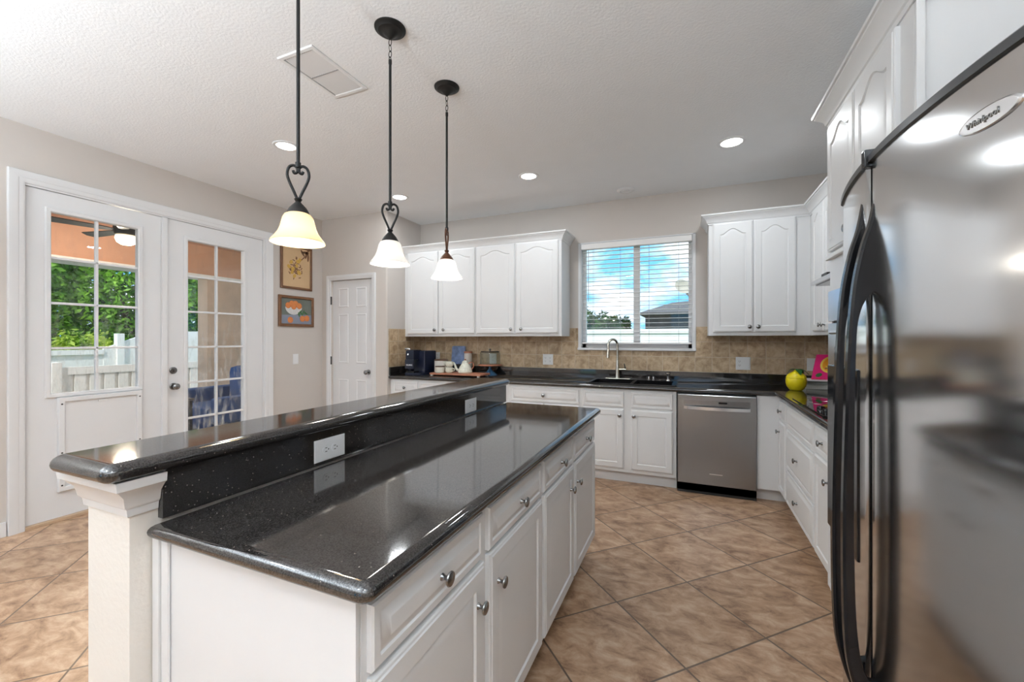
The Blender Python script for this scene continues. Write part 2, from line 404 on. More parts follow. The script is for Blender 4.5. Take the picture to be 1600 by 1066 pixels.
# frames: u along the front, v up, n outwards
def FR(kind, c):
    if kind == '-Y': return lambda u, v, n: Vector((u, c-n, v))
    if kind == '+X': return lambda u, v, n: Vector((c+n, u, v))
    if kind == '-X': return lambda u, v, n: Vector((c-n, u, v))
def panel_door(F, u0, u1, v0, v1, t=.02, arch=0, stile=.055, raised=True):
    bm = BM(); W = 24
    def ring(i, n, a=0, sh=0):
        L = u0+i; R = u1-i; b = v0+i; T = v1-i-sh
        pts = [F(L, b, n), F(R, b, n)]
        for k in range(W+1):
            s = 1-2*k/W; u = (L+R)/2+(R-L)/2*s
            p = 0
            if a:
                x = min(1, abs(s)/.86); p = .5*(1+math.cos(PI*x)); p = p**.85
            pts.append(F(u, T+a*p, n))
        return pts
    s = stile; sh = arch
    rings = [ring(0, 0), ring(0, t-.007), ring(.003, t-.004), ring(.008, t-.003), ring(.011, t)]
    if raised:
        rings += [ring(s, t, arch, sh), ring(s+.005, t-.006, arch, sh), ring(s+.010, t-.006, arch, sh), ring(s+.03, t-.001, arch, sh)]
    return loft(bm, rings)
def drawer_front(F, u0, u1, v0, v1, t=.02):
    bm = BM()
    def ring(i, n): return [F(u0+i, v0+i, n), F(u1-i, v0+i, n), F(u1-i, v1-i, n), F(u0+i, v1-i, n)]
    return loft(bm, [ring(0, 0), ring(0, t-.009), ring(.004, t-.005), ring(.020, t-.005), ring(.024, t-.009), ring(.029, t-.009), ring(.044, t-.001), ring(.047, t)])
AX = {'-Y': '-Y', '+X': 'X', '-X': '-X'}
def knob(parent, F, kind, u, v, n=.02, mat='nickel'):
    p = F(u, v, n)
    bm = lathe(BM(), [(0, 0), (.009, 0), (.008, .003), (.0055, .007), (.0055, .014), (.010, .0175), (.0165, .0200), (.0178, .0225), (.0165, .0255), (.010, .028), (0, .0285)], p, 18, AX[kind])
    return obj('knob', bm, mat, parent)
def door(cab, F, kind, u0, u1, v0, v1, ku=None, kv=None, arch=0, stile=.055):
    d = obj('door', panel_door(F, u0, u1, v0, v1, arch=arch, stile=stile), 'white', cab)
    if ku is not None: knob(d, F, kind, ku, kv)
    return d
def drawer(cab, F, kind, u0, u1, v0, v1, kn=True):
    d = obj('drawer', drawer_front(F, u0, u1, v0, v1), 'white', cab)
    if kn: knob(d, F, kind, (u0+u1)/2, (v0+v1)/2)
    return d
def sweep(path, prof, closed=False):
    """path: plan points, profile: (outward offset to the right of travel, z)."""
    bm = BM(); n = len(path); rings = []
    for i in range(n):
        p = Vector(path[i])
        if i == 0: d = (Vector(path[1])-p).normalized(); m = Vector((d.y, -d.x)); k = 1
        elif i == n-1: d = (p-Vector(path[-2])).normalized(); m = Vector((d.y, -d.x)); k = 1
        else:
            a = (p-Vector(path[i-1])).normalized(); b = (Vector(path[i+1])-p).normalized()
            na = Vector((a.y, -a.x)); nb = Vector((b.y, -b.x)); m = na+nb; k = 1+na.dot(nb)
        rings.append([(p.x+m.x*o/k, p.y+m.y*o/k, z) for o, z in prof])
    return loft(bm, rings)
CROWN = [(0, 2.385), (.006, 2.385), (.010, 2.40), (.016, 2.405), (.022, 2.425), (.040, 2.445), (.052, 2.455), (.054, 2.462), (.062, 2.464), (.064, 2.476), (0, 2.476)]

# ------------------------------------------------------------------ room shell
H = 2.84; XL = -4.275; XR = 1.27; YB = 4.574; YP = 3.91; XP = -3.256; YR = -3.4
def wallx(x0, x1, y0, y1, holes, z1=H):      # wall whose face runs along y
    bm = BM(); ys = sorted({y0, y1, *[h[0] for h in holes], *[h[1] for h in holes]})
    for a, b in zip(ys, ys[1:]):
        hs = [h for h in holes if h[0] <= a+1e-6 and h[1] >= b-1e-6]
        if not hs: box(bm, (x0, a, 0), (x1, b, z1)); continue
        h = hs[0]
        if h[2] > 0: box(bm, (x0, a, 0), (x1, b, h[2]))
        if h[3] < z1: box(bm, (x0, a, h[3]), (x1, b, z1))
    return bm
def wally(y0, y1, x0, x1, holes, z1=H):
    bm = BM(); xs = sorted({x0, x1, *[h[0] for h in holes], *[h[1] for h in holes]})
    for a, b in zip(xs, xs[1:]):
        hs = [h for h in holes if h[0] <= a+1e-6 and h[1] >= b-1e-6]
        if not hs: box(bm, (a, y0, 0), (b, y1, z1)); continue
        h = hs[0]
        if h[2] > 0: box(bm, (a, y0, 0), (b, y1, h[2]))
        if h[3] < z1: box(bm, (a, y0, h[3]), (b, y1, z1))
    return bm
struct('floor', B((-4.47, YR-.2, -.1), (1.45, 4.78, 0)), 'floor')
struct('ceiling', B((-4.47, YR-.2, H), (1.45, 4.78, H+.1)), 'ceil')
struct('wall_left', wallx(XL-.17, XL, YR, 4.774, [(1.345, 3.141, 0, 2.44)]), 'wall')
struct('wall_right', wallx(XR, XR+.15, YR, 4.774, []), 'wall')
WX0, WX1, WZ0, WZ1 = -1.115, .028, 1.245, 2.395
struct('wall_back', wally(YB, YB+.2, XL, XR, [(WX0, WX1, WZ0, WZ1)]), 'wall')
struct('wall_rear', wally(YR-.15, YR, XL-.17, XR+.15, [(-3.1, -1.9, 0.02, 2.1), (-.5, .5, .9, 2.1)]), 'wall')
# pantry block with a door opening
bm = BM()
box(bm, (XL, YP, 0), (-4.115, YP+.1, H)); box(bm, (-3.478, YP, 0), (XP-.1, YP+.1, H)); box(bm, (-4.115, YP, 2.068), (-3.478, YP+.1, H))
P = round_poly([(XP-.1, YP), (XP, YP), (XP, YB), (XP-.1, YB)], [0, .02, 0, 0])
loft(bm, [[(x, y, 0) for x, y in P], [(x, y, H) for x, y in P]])
box(bm, (-4.115, YP+.11, 0), (-3.478, YP+.14, 2.068))
struct('wall_pantry', bm, 'wall')
# baseboards
def bb(lo, hi):
    bm = BM(); box(bm, lo, hi, 0, .004); return bm
struct('baseboard_left', bb((XL, YR, 0), (XL+.014, 1.258, .10)), 'trim')
struct('baseboard_left_far', bb((XL, 3.228, 0), (XL+.014, YP, .10)), 'trim')
struct('baseboard_pantry', bb((-3.42, YP-.014, 0), (XP, YP, .10)), 'trim')

# ------------------------------------------------------------------ french doors
def casing_x(y0, y1, z1, wd, x):             # casing around an opening in a wall facing +x
    bm = BM()
    def ringp(i, n): return [(x+n, y0-i, 0), (x+n, y0-i, z1+i), (x+n, y1+i, z1+i), (x+n, y1+i, 0)]
    prof = [(0, 0), (0, .010), (.012, .016), (.03, .016), (.036, .020), (wd-.018, .024), (wd-.004, .024), (wd, .018), (wd, 0)]
    R = [[bm.verts.new(p) for p in ringp(i, n)] for i, n in prof]
    for a, b in zip(R, R[1:]+R[:1]):
        for k in range(3): bm.faces.new((a[k], a[k+1], b[k+1], b[k]))
    return bm
struct('trim_1', casing_x(1.345, 3.141, 2.432, .083, XL), 'trim')
bm = BM(); box(bm, (XL-.17, 1.325, 0), (XL, 1.345, 2.46)); box(bm, (XL-.17, 3.118, 0), (XL+.001, 3.141, 2.46)); box(bm, (XL-.17, 1.345, 2.42), (XL+.001, 3.118, 2.46))
struct('trim_2', bm, 'trim')
struct('trim_3', B((XL-.15, 1.345, 0), (XL+.02, 3.118, .022), .003), 'threshold')
XD = XL-.012                                # face of the doors
def frame_rect(bm, F, u0, u1, v0, v1, wdt, n0, n1, bev=.006):
    def ring(i, n): return [F(u0+i, v0+i, n), F(u1-i, v0+i, n), F(u1-i, v1-i, n), F(u0+i, v1-i, n)]
    rs = [ring(0, n0), ring(0, n1-bev), ring(bev, n1), ring(wdt-bev, n1), ring(wdt, n1-bev), ring(wdt, n0)]
    R = [[bm.verts.new(p) for p in r] for r in rs]
    for a, b in zip(R, R[1:]+R[:1]):
        for k in range(4): bm.faces.new((a[k], a[(k+1) % 4], b[(k+1) % 4], b[k]))
    return bm
FD = FR('+X', XD)
def french(name, y0, y1, gy0, gy1, gz0, gz1, rows):
    bm = BM(); x0 = XD-.044
    box(bm, (x0, y0, .024), (XD, gy0, 2.416)); box(bm, (x0, gy1, .024), (XD, y1, 2.416))
    box(bm, (x0, gy0, .024), (XD, gy1, gz0)); box(bm, (x0, gy0, gz1), (XD, gy1, 2.416))
    d = struct(name, bm, 'trim')
    fb = frame_rect(BM(), FD, gy0-.03, gy1+.03, gz0-.03, gz1+.03, .032, 0, .013)
    obj('lite_frame', fb, 'trim', d)
    mb = BM(); ym = (gy0+gy1)/2
    box(mb, (XD-.032, ym-.009, gz0), (XD-.004, ym+.009, gz1), 0, .004)
    for k in range(1, rows):
        z = gz0+(gz1-gz0)*k/rows; box(mb, (XD-.032, gy0, z-.009), (XD-.004, gy1, z+.009), 0, .004)
    obj('muntins', mb, 'trim', d)
    obj('glass', B((XD-.022, gy0, gz0), (XD-.018, gy1, gz1)), 'dirtypane', d)
    return d
d2 = french('door_1', 1.348, 2.186, 1.477, 2.003, .94, 2.27, 4)
d3 = french('door_2', 2.192, 3.115, 2.378, 2.910, .27, 2.26, 6)
obj('astragal', B((XD, 2.168, .024), (XD+.02, 2.212, 2.416), .005), 'trim', d2)
def hardware(parent, F, kind, u, v, dead=False, mat='nickel'):
    p = F(u, v, 0)
    bm = lathe(BM(), [(0, 0), (.031, 0), (.031, .006), (.026, .012), (0, .014)], p, 24, AX[kind])
    o = obj('rosette', bm, mat, parent)
    if dead:
        lathe_b = BM(); box(lathe_b, tuple(F(u-.004, v-.014, .012)) if kind != '+X' else (p.x+.012, p.y-.004, p.z-.014), (p.x+.03, p.y+.004, p.z+.014), 0, .002)
        obj('thumb_turn', lathe_b, mat, parent)
    else:
        obj('door_knob', lathe(BM(), [(0, .01), (.011, .012), (.010, .030), (.019, .036), (.027, .046), (.027, .056), (.018, .066), (0, .069)], p, 24, AX[kind]), mat, parent)
hardware(d3, FD, '+X', 2.262, 1.058, True); hardware(d3, FD, '+X', 2.264, .914)
# pet door in the left leaf
pd = obj('pet_door_frame', frame_rect(BM(), FD, 1.511, 2.018, .215, .908, .034, 0, .032, .004), 'trim', d2)
obj('pet_door_panel', B((XD, 1.545, .249), (XD+.018, 1.984, .874), .003), 'trim', pd)
obj('latch', B((XD+.018, 1.735, .852), (XD+.026, 1.79, .866), .002), 'plate', pd)
for zz in (.26, .50, .86):
    for yy in (1.528, 2.001): obj('screw', lathe(BM(), [(0, 0), (.006, 0), (.005, .002), (0, .0025)], (XD+.032, yy, zz), 10, 'X'), 'slot', pd)

# pantry door
FP = FR('-Y', YP+.02)
def casing_y(x0, x1, z1, wd, y):
    bm = BM()
    def ringp(i, n): return [(x0-i, y-n, 0), (x0-i, y-n, z1+i), (x1+i, y-n, z1+i), (x1+i, y-n, 0)]
    prof = [(0, 0), (0, .010), (.012, .016), (.026, .016), (.03, .020), (wd-.015, .022), (wd-.003, .022), (wd, .016), (wd, 0)]
    R = [[bm.verts.new(p) for p in ringp(i, n)] for i, n in prof]
    for a, b in zip(R, R[1:]+R[:1]):
        for k in range(3): bm.faces.new((a[k], a[k+1], b[k+1], b[k]))
    return bm
struct('trim_4', casing_y(-4.122, -3.478, 2.068, .062, YP), 'trim')
bm = B((-4.112, YP+.02, .008), (-3.481, YP+.055, 2.062))
d1 = struct('door_3', bm, 'trim')
pb = BM()
for (u0, u1) in ((-4.02, -3.862), (-3.738, -3.578)):
    for (v0, v1) in ((1.735, 1.97), (1.045, 1.65), (.23, .845)):
        def ring(i, n): return [FP(u0+i, v0+i, n), FP(u1-i, v0+i, n), FP(u1-i, v1-i, n), FP(u0+i, v1-i, n)]
        loft(pb, [ring(0, 0), ring(.004, .005), ring(.014, .006), ring(.02, .002), ring(.042, .007)])
obj('raised_panels', pb, 'trim', d1)
for zz in (1.82, 1.075, .25): obj('hinge', lathe(BM(), [(0, 0), (.009, 0), (.009, .10), (0, .10)], (-4.116, YP-.006, zz-.05), 10), 'slot', d1)
hardware(d1, FP, '-Y', -3.545, .943)

# pictures and switch on the left wall
def picture(name, y0, y1, z0, z1, fw, label, mats, painter):
    F = FR('+X', XL+.002)
    root = empty(name, (XL, (y0+y1)/2, z0), label, 'painting')
    obj('frame', frame_rect(BM(), F, y0, y1, z0, z1, fw, 0, .022, .005), 'framewood', root)
    bm = BM(); box(bm, (XL+.002, y0+fw-.003, z0+fw-.003), (XL+.010, y1-fw+.003, z1-fw+.003))
    painter(bm, F, y0+fw, y1-fw, z0+fw, z1-fw); obj('canvas', bm, mats, root)
def disc(bm, F, u, v, ru, rv, n0, n1, mi, rot=0, seg=14):
    P = [(u+ru*math.cos(a)*math.cos(rot)-rv*math.sin(a)*math.sin(rot), v+ru*math.cos(a)*math.sin(rot)+rv*math.sin(a)*math.cos(rot)) for a in [2*PI*k/seg for k in range(seg)]]
    loft(bm, [[F(a, b, n0) for a, b in P], [F(a, b, n1) for a, b in P]], mi)
def paint_flowers(bm, F, u0, u1, v0, v1):
    rnd = random.Random(3); W = u1-u0; Hh = v1-v0
    for (a, b, r) in ((.80, .93, .2), (.86, .86, 1.2), (.93, .80, 1.5), (.72, .90, 2.2), (.9, .95, .8)): disc(bm, F, u0+W*a, v0+Hh*b, .045, .014, .0074, .0086, 2, r)
    for k in range(9):
        a = .7+k*.02; disc(bm, F, u0+W*(.45+.06*k), v0+Hh*(.55+.045*k), .02, .007, .0075, .0088, 2, a)
    for k in range(46):
        a = rnd.uniform(0, 2*PI); r = rnd.uniform(0, 1)
        disc(bm, F, u0+W*(.45+.27*r*math.cos(a)), v0+Hh*(.47+.28*r*math.sin(a)), .019, .006, .0076, .0088+k*.00002, 2, rnd.uniform(0, PI))
    for (a, b, s) in ((.30, .62, .026), (.36, .45, .03), (.22, .50, .026), (.55, .66, .03), (.5, .55, .024), (.58, .38, .032), (.42, .28, .024), (.33, .36, .022), (.62, .72, .02)):
        disc(bm, F, u0+W*a, v0+Hh*b, s, s*.75, .0078, .0105, 1, rnd.uniform(0, PI))
def paint_oranges(bm, F, u0, u1, v0, v1):
    W = u1-u0; Hh = v1-v0
    P = [(u0, v0), (u1, v0), (u1, v0+Hh*.38), (u0, v0+Hh*.34)]; loft(bm, [[F(a, b, .006) for a, b in P], [F(a, b, .0086) for a, b in P]], 3)
    P = [(u0+W*(.40+.27*math.cos(t)), v0+Hh*(.66+.30*math.sin(t))) for t in [PI+PI*k/12 for k in range(13)]]
    loft(bm, [[F(a, b, .006) for a, b in P], [F(a, b, .0095) for a, b in P]], 2)
    for (a, b, s) in ((.22, .72, .035), (.34, .80, .035), (.46, .80, .036), (.58, .72, .036), (.40, .69, .036), (.29, .15, .036), (.69, .22, .036), (.84, .24, .036)):
        disc(bm, F, u0+W*a, v0+Hh*b, s, s, .007, .0102+a*.0008, 5, 0, 20); disc(bm, F, u0+W*a-.004, v0+Hh*b+.004, s*.82, s*.82, .007, .0106+a*.0008, 1, 0, 20)
    for (a, b, r) in ((.62, .5, .7), (.72, .48, 1.1), (.66, .42, 2.2), (.8, .45, 2.6), (.57, .38, 1.9)): disc(bm, F, u0+W*a, v0+Hh*b, .03, .008, .007, .0098, 4, r)
picture('framed_painting', 3.318, 3.742, 1.926, 2.44, .026, 'brown framed painting of yellow flowers on tan, above the orange still life', ['canvas1', 'bloom', 'stem'], paint_flowers)
picture('framed_painting', 3.293, 3.768, 1.487, 1.846, .032, 'brown framed painting of a white bowl of oranges on dark green', ['canvas2', 'fruitor', 'bowlpaint', 'tablegrey', 'leafgreen', 'fruitor2'], paint_oranges)
def wall_plate(kind, c, u0, u1, v0, v1, gang, label, cat='outlet', name='outlet'):
    F = FR(kind, c); root = obj(name, frame_plate(F, u0, u1, v0, v1), 'plate'); tag(root, label, cat)
    for g in gang:
        typ, u, v, horiz = g
        if typ == 'duplex':
            for s in (-1, 1):
                du, dv = (s*.019, 0) if horiz else (0, s*.019)
                bm = BM(); disc(bm, F, u+du, v+dv, .0165, .0145, .004, .0062, 0, 0, 18); fc = obj('receptacle', bm, 'plate', root)
                b2 = BM()
                for e in (-1, 1):
                    a, b_ = (u+du-.002, v+dv+e*.0062) if horiz else (u+du+e*.0062, v+dv+.002)
                    w_, h_ = (.0042, .0012) if horiz else (.0012, .0042)
                    loft(b2, [[F(a-w_, b_-h_, n), F(a+w_, b_-h_, n), F(a+w_, b_+h_, n), F(a-w_, b_+h_, n)] for n in (.0060, .0066)])
                a, b_ = (u+du+.008, v+dv) if horiz else (u+du, v+dv-.008)
                disc(b2, F, a, b_, .0024, .0024, .0060, .0066, 0, 0, 10); obj('slots', b2, 'slot', fc)
        else:
            b2 = BM(); loft(b2, [[F(u-.016, v-.033, n), F(u+.016, v-.033, n), F(u+.016, v+.033, n), F(u-.016, v+.033, n)] for n in (.003, .007)]); obj('rocker', b2, 'plate', root)
    return root
def frame_plate(F, u0, u1, v0, v1):
    def ring(i, n): return [F(u0+i, v0+i, n), F(u1-i, v0+i, n), F(u1-i, v1-i, n), F(u0+i, v1-i, n)]
    return loft(BM(), [ring(0, 0), ring(0, .002), ring(.005, .005)])
wall_plate('+X', XL, 3.487, 3.56, 1.045, 1.165, [('rocker', 3.5235, 1.105, 0)], 'white light switch on the wall under the orange painting', 'light switch', 'light_switch')
wall_plate('-Y', YB-.008, -1.558, -1.436, 1.047, 1.168, [('duplex', -1.525, 1.107, 0), ('duplex', -1.469, 1.107, 0)], 'white double outlet on the tile left of the window, above bare counter')
wall_plate('-Y', YB-.008, .410, .535, 1.044, 1.168, [('duplex', .443, 1.107, 0), ('rocker', .502, 1.107, 0)], 'white outlet and switch plate on the tile between window and lemon jar')
wall_plate('-Y', YB-.008, -2.243, -2.150, 1.042, 1.166, [('duplex', -2.196, 1.104, 0)], 'white outlet on the tile just behind the glass cake dome')
wall_plate('-Y', YB-.008, .985, 1.056, 1.05, 1.166, [('rocker', 1.02, 1.107, 0)], 'white plate on the tile behind the pink cookbook')
wall_plate('-Y', YB-.008, -3.022, -2.952, 1.066, 1.172, [('duplex', -2.987, 1.12, 0)], 'small white outlet on the tile right behind the navy coffee maker')

# ------------------------------------------------------------------ kitchen window
wf = BM(); y0, y1 = YB+.075, YB+.125
box(wf, (WX0, y0, WZ0), (WX0+.04, y1, WZ1)); box(wf, (WX1-.04, y0, WZ0), (WX1, y1, WZ1)); box(wf, (WX0, y0, WZ0), (WX1, y1, WZ0+.055)); box(wf, (WX0, y0, WZ1-.045), (WX1, y1, WZ1))
box(wf, (-.556, y0-.006, WZ0), (-.492, y1, WZ1))
win = struct('window_1', wf, 'winvinyl')
obj('glass', B((WX0+.02, y0+.02, WZ0+.03), (WX1-.02, y0+.025, WZ1-.03)), 'pane', win)
tb = BM()
for (a, b) in (((-1.142, YB-.012, WZ0-.002), (WX0, YB, WZ1+.012)), ((WX1, YB-.012, WZ0-.002), (.056, YB, WZ1+.012)), ((-1.142, YB-.012, WZ1), (.056, YB, WZ1+.012))): box(tb, a, b, 0, .002)
obj('window_frame', tb, 'trim', win)
rv = BM(); box(rv, (WX0, YB, WZ0), (WX0+.006, y0, WZ1)); box(rv, (WX1-.006, YB, WZ0), (WX1, y0, WZ1)); box(rv, (WX0, YB, WZ1-.006), (WX1, y0, WZ1)); obj('reveal', rv, 'trim', win)
obj('window_sill', B((-1.146, YB-.035, WZ0-.025), (.06, y0, WZ0), .004), 'trim', win)
bl = empty('window_blind', (-.54, YB+.04, 1.29), 'white horizontal slat blind in the window over the sink', 'blind')
obj('headrail', B((-1.105, YB-.022, 2.330), (.020, YB+.045, 2.388), .004), 'blind', bl)
nsl = 22; zt, zb = 2.305, 1.325
sl = None
for k in range(nsl):
    z = zt-(zt-zb)*k/(nsl-1)
    if sl is None:
        bm = BM(); P = [(YB+.040+.024*s, z-.0022*(1-s*s)*-1) for s in (-1, -.5, 0, .5, 1)]
        top = [(y, zz+.0012) for y, zz in P]; bot = [(y, zz-.0012) for y, zz in P[::-1]]
        loft(bm, [[(x, y, zz) for y, zz in top+bot] for x in (-1.102, .016)]); sl = obj('slat', bm, 'blind', bl)
        sl0 = sl.location.copy(); z0s = z
    else:
        c = sl.copy(); COL.objects.link(c); c.parent = bl; c.location = sl0+Vector((0, 0, z-z0s))
obj('bottom_rail', B((-1.103, YB+.017, 1.288), (.017, YB+.063, 1.304), .004), 'blind', bl)
for x in (-.982, -.69, -.395, -.103):
    bm = BM(); tube(bm, [(x, YB+.016, 2.34), (x, YB+.016, 1.30)], .0011, 6); tube(bm, [(x, YB+.064, 2.34), (x, YB+.064, 1.30)], .0011, 6); obj('ladder_cord', bm, 'cordgrey', bl)
obj('tilt_wand', tube(BM(), [(-1.031, YB+.006, 2.335), (-1.031, YB+.004, 1.754)], .003, 8), 'cordgrey', bl)

# backsplash tiles (three courses) on the walls
bm = BM()
box(bm, (XP, YB-.008, 1.010), (-1.146, YB, 1.465)); box(bm, (-1.146, YB-.008, 1.010), (.060, YB, WZ0-.026)); box(bm, (.060, YB-.008, 1.010), (XR, YB, 1.465))
struct('trim_5', bm, 'splash')
struct('trim_6', B((XP, 3.940, 1.010), (XP+.008, YB-.008, 1.465)), 'splashside')
struct('trim_7', B((XR-.008, 2.53, 1.010), (XR, YB-.008, 1.84)), 'splashside')

# ------------------------------------------------------------------ upper cabinets
FU = FR('-Y', 4.244)
def upper(x0, x1, doors, crown, label, z0=1.372, z1=2.40, y0=4.244):
    c = empty('wall_cabinet', ((x0+x1)/2, (y0+YB)/2, z0), label, 'cabinet', None)
    obj('cabinet_body', B((x0, y0, z0), (x1, YB-.001, z1+.03), .0015), 'white', c)
    for (a, b, ku) in doors: door(c, FU, '-Y', a, b, 1.402, 2.392, ku, 1.45, arch=.048)
    obj('crown_moulding', sweep(crown, CROWN), 'white', c)
    return c
upper(-3.254, -2.2595, [(-3.205, -2.765, -2.80), (-2.753, -2.272, -2.675)], [(-3.254, 4.244), (-2.259, 4.244)], 'white two-door wall cabinet above the navy coffee maker')
upper(-2.2585, -1.241, [(-2.246, -1.776, -1.81), (-1.758, -1.274, -1.69)], [(-2.259, 4.244), (-1.241, 4.244), (-1.241, YB-.002)], 'white two-door wall cabinet just left of the window')
upper(.161, .944, [(.196, .515, .487), (.523, .836, .553)], [(.161, YB-.002), (.161, 4.244), (.944, 4.244)], 'white two-door wall cabinet just right of the window')
FX = FR('-X', .944)
c = empty('wall_cabinet', (1.1, 3.9, 1.372), 'white corner wall cabinet with narrow doors beyond the range hood', 'cabinet')
obj('cabinet_body', B((.945, 3.51, 1.372), (XR-.009, YB-.009, 2.43), .0015), 'white', c)
door(c, FX, '-X', 3.815, 4.125, 1.402, 2.392, 3.845, 1.45, arch=.045); door(c, FX, '-X', 3.515, 3.80, 1.402, 2.392, 3.765, 1.45, arch=.045)
obj('crown_moulding', sweep([(.944, 4.243), (.944, 3.5095)], CROWN), 'white', c)
c = empty('wall_cabinet', (1.1, 3.0, 1.84), 'short white wall cabinet above the range hood', 'cabinet')
obj('cabinet_body', B((.945, 2.522, 1.85), (XR-.009, 3.509, 2.43), .0015), 'white', c)
door(c, FX, '-X', 3.03, 3.49, 1.87, 2.392, 3.06, 1.92, arch=.045); door(c, FX, '-X', 2.545, 3.015, 1.87, 2.392, 2.985, 1.92, arch=.045)
obj('crown_moulding', sweep([(.944, 3.509), (.944, 2.5835)], CROWN), 'white', c)

# range hood
hd = empty('range_hood', (1.0, 3.1, 1.705), 'slim stainless steel range hood under the short wall cabinet', 'range hood')
prism_f = lambda u, v, t: Vector((u, t, v))
bm = prism(BM(), [(.775, 1.712), (.775, 1.735), (.97, 1.845), (XR-.01, 1.848), (XR-.01, 1.712)], prism_f, 2.735, 3.495)
obj('canopy', bm, 'lightsteel', hd)
obj('underside', B((.80, 2.76, 1.705), (1.24, 3.47, 1.712)), 'nickel', hd)
obj('control_slot', B((.82, 3.30, 1.755), (.845, 3.42, 1.778), .002), 'slot', hd)

# ------------------------------------------------------------------ tall oven cabinet
tall = empty('oven_cabinet', (.95, 2.1, 0), 'tall white cabinet holding the wall oven, beside the fridge', 'cabinet')
XT = .64
bm = BM()
box(bm, (XT, 1.68, 1.576), (XR-.009, 2.52, 2.43), 0, .0015)
box(bm, (XT, 1.68, .10), (XR-.009, 2.52, .488), 0, .0015)
box(bm, (XT, 1.68, .488), (XR-.009, 1.762, 1.576)); box(bm, (XT, 2.486, .488), (XR-.009, 2.52, 1.576)); box(bm, (1.22, 1.762, .488), (XR-.009, 2.486, 1.576))
box(bm, (XT+.07, 1.69, 0), (XR-.009, 2.52, .10))
obj('cabinet_body', bm, 'white', tall)
FT = FR('-X', XT)
door(tall, FT, '-X', 2.138, 2.495, 1.765, 2.375, 2.17, 1.81, arch=.05, stile=.05)
door(tall, FT, '-X', 1.768, 2.126, 1.765, 2.375, 2.095, 1.81, arch=.05, stile=.05)
drawer(tall, FT, '-X', 1.775, 2.50, .13, .465)
obj('rail_moulding', B((XT-.022, 1.70, 1.728), (XT, 2.52, 1.748), .005), 'white', tall)
obj('corner_strip', B((XT, 1.664, 0), (XT+.022, 1.680, 2.385), .003), 'white', tall)
obj('crown_moulding', sweep([(.944, 2.5205), (XT, 2.5205), (XT, 1.6635), (1.2, 1.6635)], CROWN), 'white', tall)
ov = empty('wall_oven', (.9, 2.12, .49), 'stainless double wall oven set in the tall white cabinet', 'oven')
obj('oven_body', B((XT+.004, 1.766, .492), (1.21, 2.482, 1.572)), 'blackmatte', ov)
obj('control_panel', B((.622, 1.766, 1.425), (.642, 2.482, 1.572), .004), 'ovensteel', ov)
obj('display', B((.6205, 2.0, 1.47), (.6235, 2.25, 1.53), .001), 'glassblk', ov)
for (a, b) in ((1.085, 1.415), (.50, 1.065)):
    dd = obj('oven_door', B((.622, 1.766, a), (.640, 2.482, b), .004), 'ovensteel', ov)
    obj('oven_window', B((.6205, 1.87, a+.06), (.6235, 2.38, b-.11), .001), 'glassblk', dd)
    hb = BM(); tube(hb, [(.590, 1.86, b-.045), (.590, 2.31, b-.045)], .009, 12)
    for yy in (1.90, 2.27): tube(hb, [(.625, yy, b-.045), (.590, yy, b-.045)], .007, 10)
    obj('handle', hb, 'lightsteel', dd)

# ------------------------------------------------------------------ base cabinets, back run
FB = FR('-Y', 3.975)
def base_back(x0, x1, label, drawers, doors, hollow=False):
    c = empty('base_cabinet', ((x0+x1)/2, 4.27, 0), label, 'cabinet')
    bm = BM()
    if hollow:
        box(bm, (x0, 3.975, .104), (x1, 3.995, .873), 0, .0012); box(bm, (x0, 3.995, .104), (x0+.018, YB-.001, .873)); box(bm, (x1-.018, 3.995, .104), (x1, YB-.001, .873)); box(bm, (x0, 3.995, .104), (x1, YB-.001, .122))
    else: box(bm, (x0, 3.975, .104), (x1, YB-.001, .873), 0, .0012)
    box(bm, (x0, 4.03, 0), (x1, YB-.001, .104))
    obj('cabinet_body', bm, 'white', c)
    for (a, b, k) in drawers: drawer(c, FB, '-Y', a, b, .708, .850, k)
    for (a, b, k) in doors: door(c, FB, '-Y', a, b, .138, .690, k, .633)
base_back(-3.254, -2.482, 'white base cabinet under the coffee maker, behind the raised bar', [(-3.21, -2.86, True), (-2.84, -2.50, True)], [(-3.21, -2.86, -2.89), (-2.84, -2.50, -2.81)])
base_back(-2.481, -1.732, 'white base cabinet under the teapot and cake stand', [(-2.455, -1.76, True)], [(-2.455, -2.115, -2.145), (-2.10, -1.76, -2.07)])
base_back(-1.731, -.9655, 'white base cabinet with one wide drawer, left of the sink', [(-1.70, -.986, True)], [(-1.70, -1.35, -1.38), (-1.336, -.986, -1.306)])
base_back(-.9645, -.108, 'white sink base cabinet with two false drawers, left of the dishwasher', [(-.944, -.564, False), (-.498, -.138, False)], [(-.944, -.564, -.598), (-.498, -.138, -.470)], True)
# corner filler
c = empty('base_cabinet', (.6, 4.2, 0), 'plain white filler panel in the corner between dishwasher and right run', 'panel')
bm = BM(); box(bm, (.512, 3.962, .106), (.674, YB-.001, .873), 0, .0012); box(bm, (.512, 4.04, 0), (.74, YB-.001, .106)); obj('panel', bm, 'white', c)
c.name = 'corner_filler'

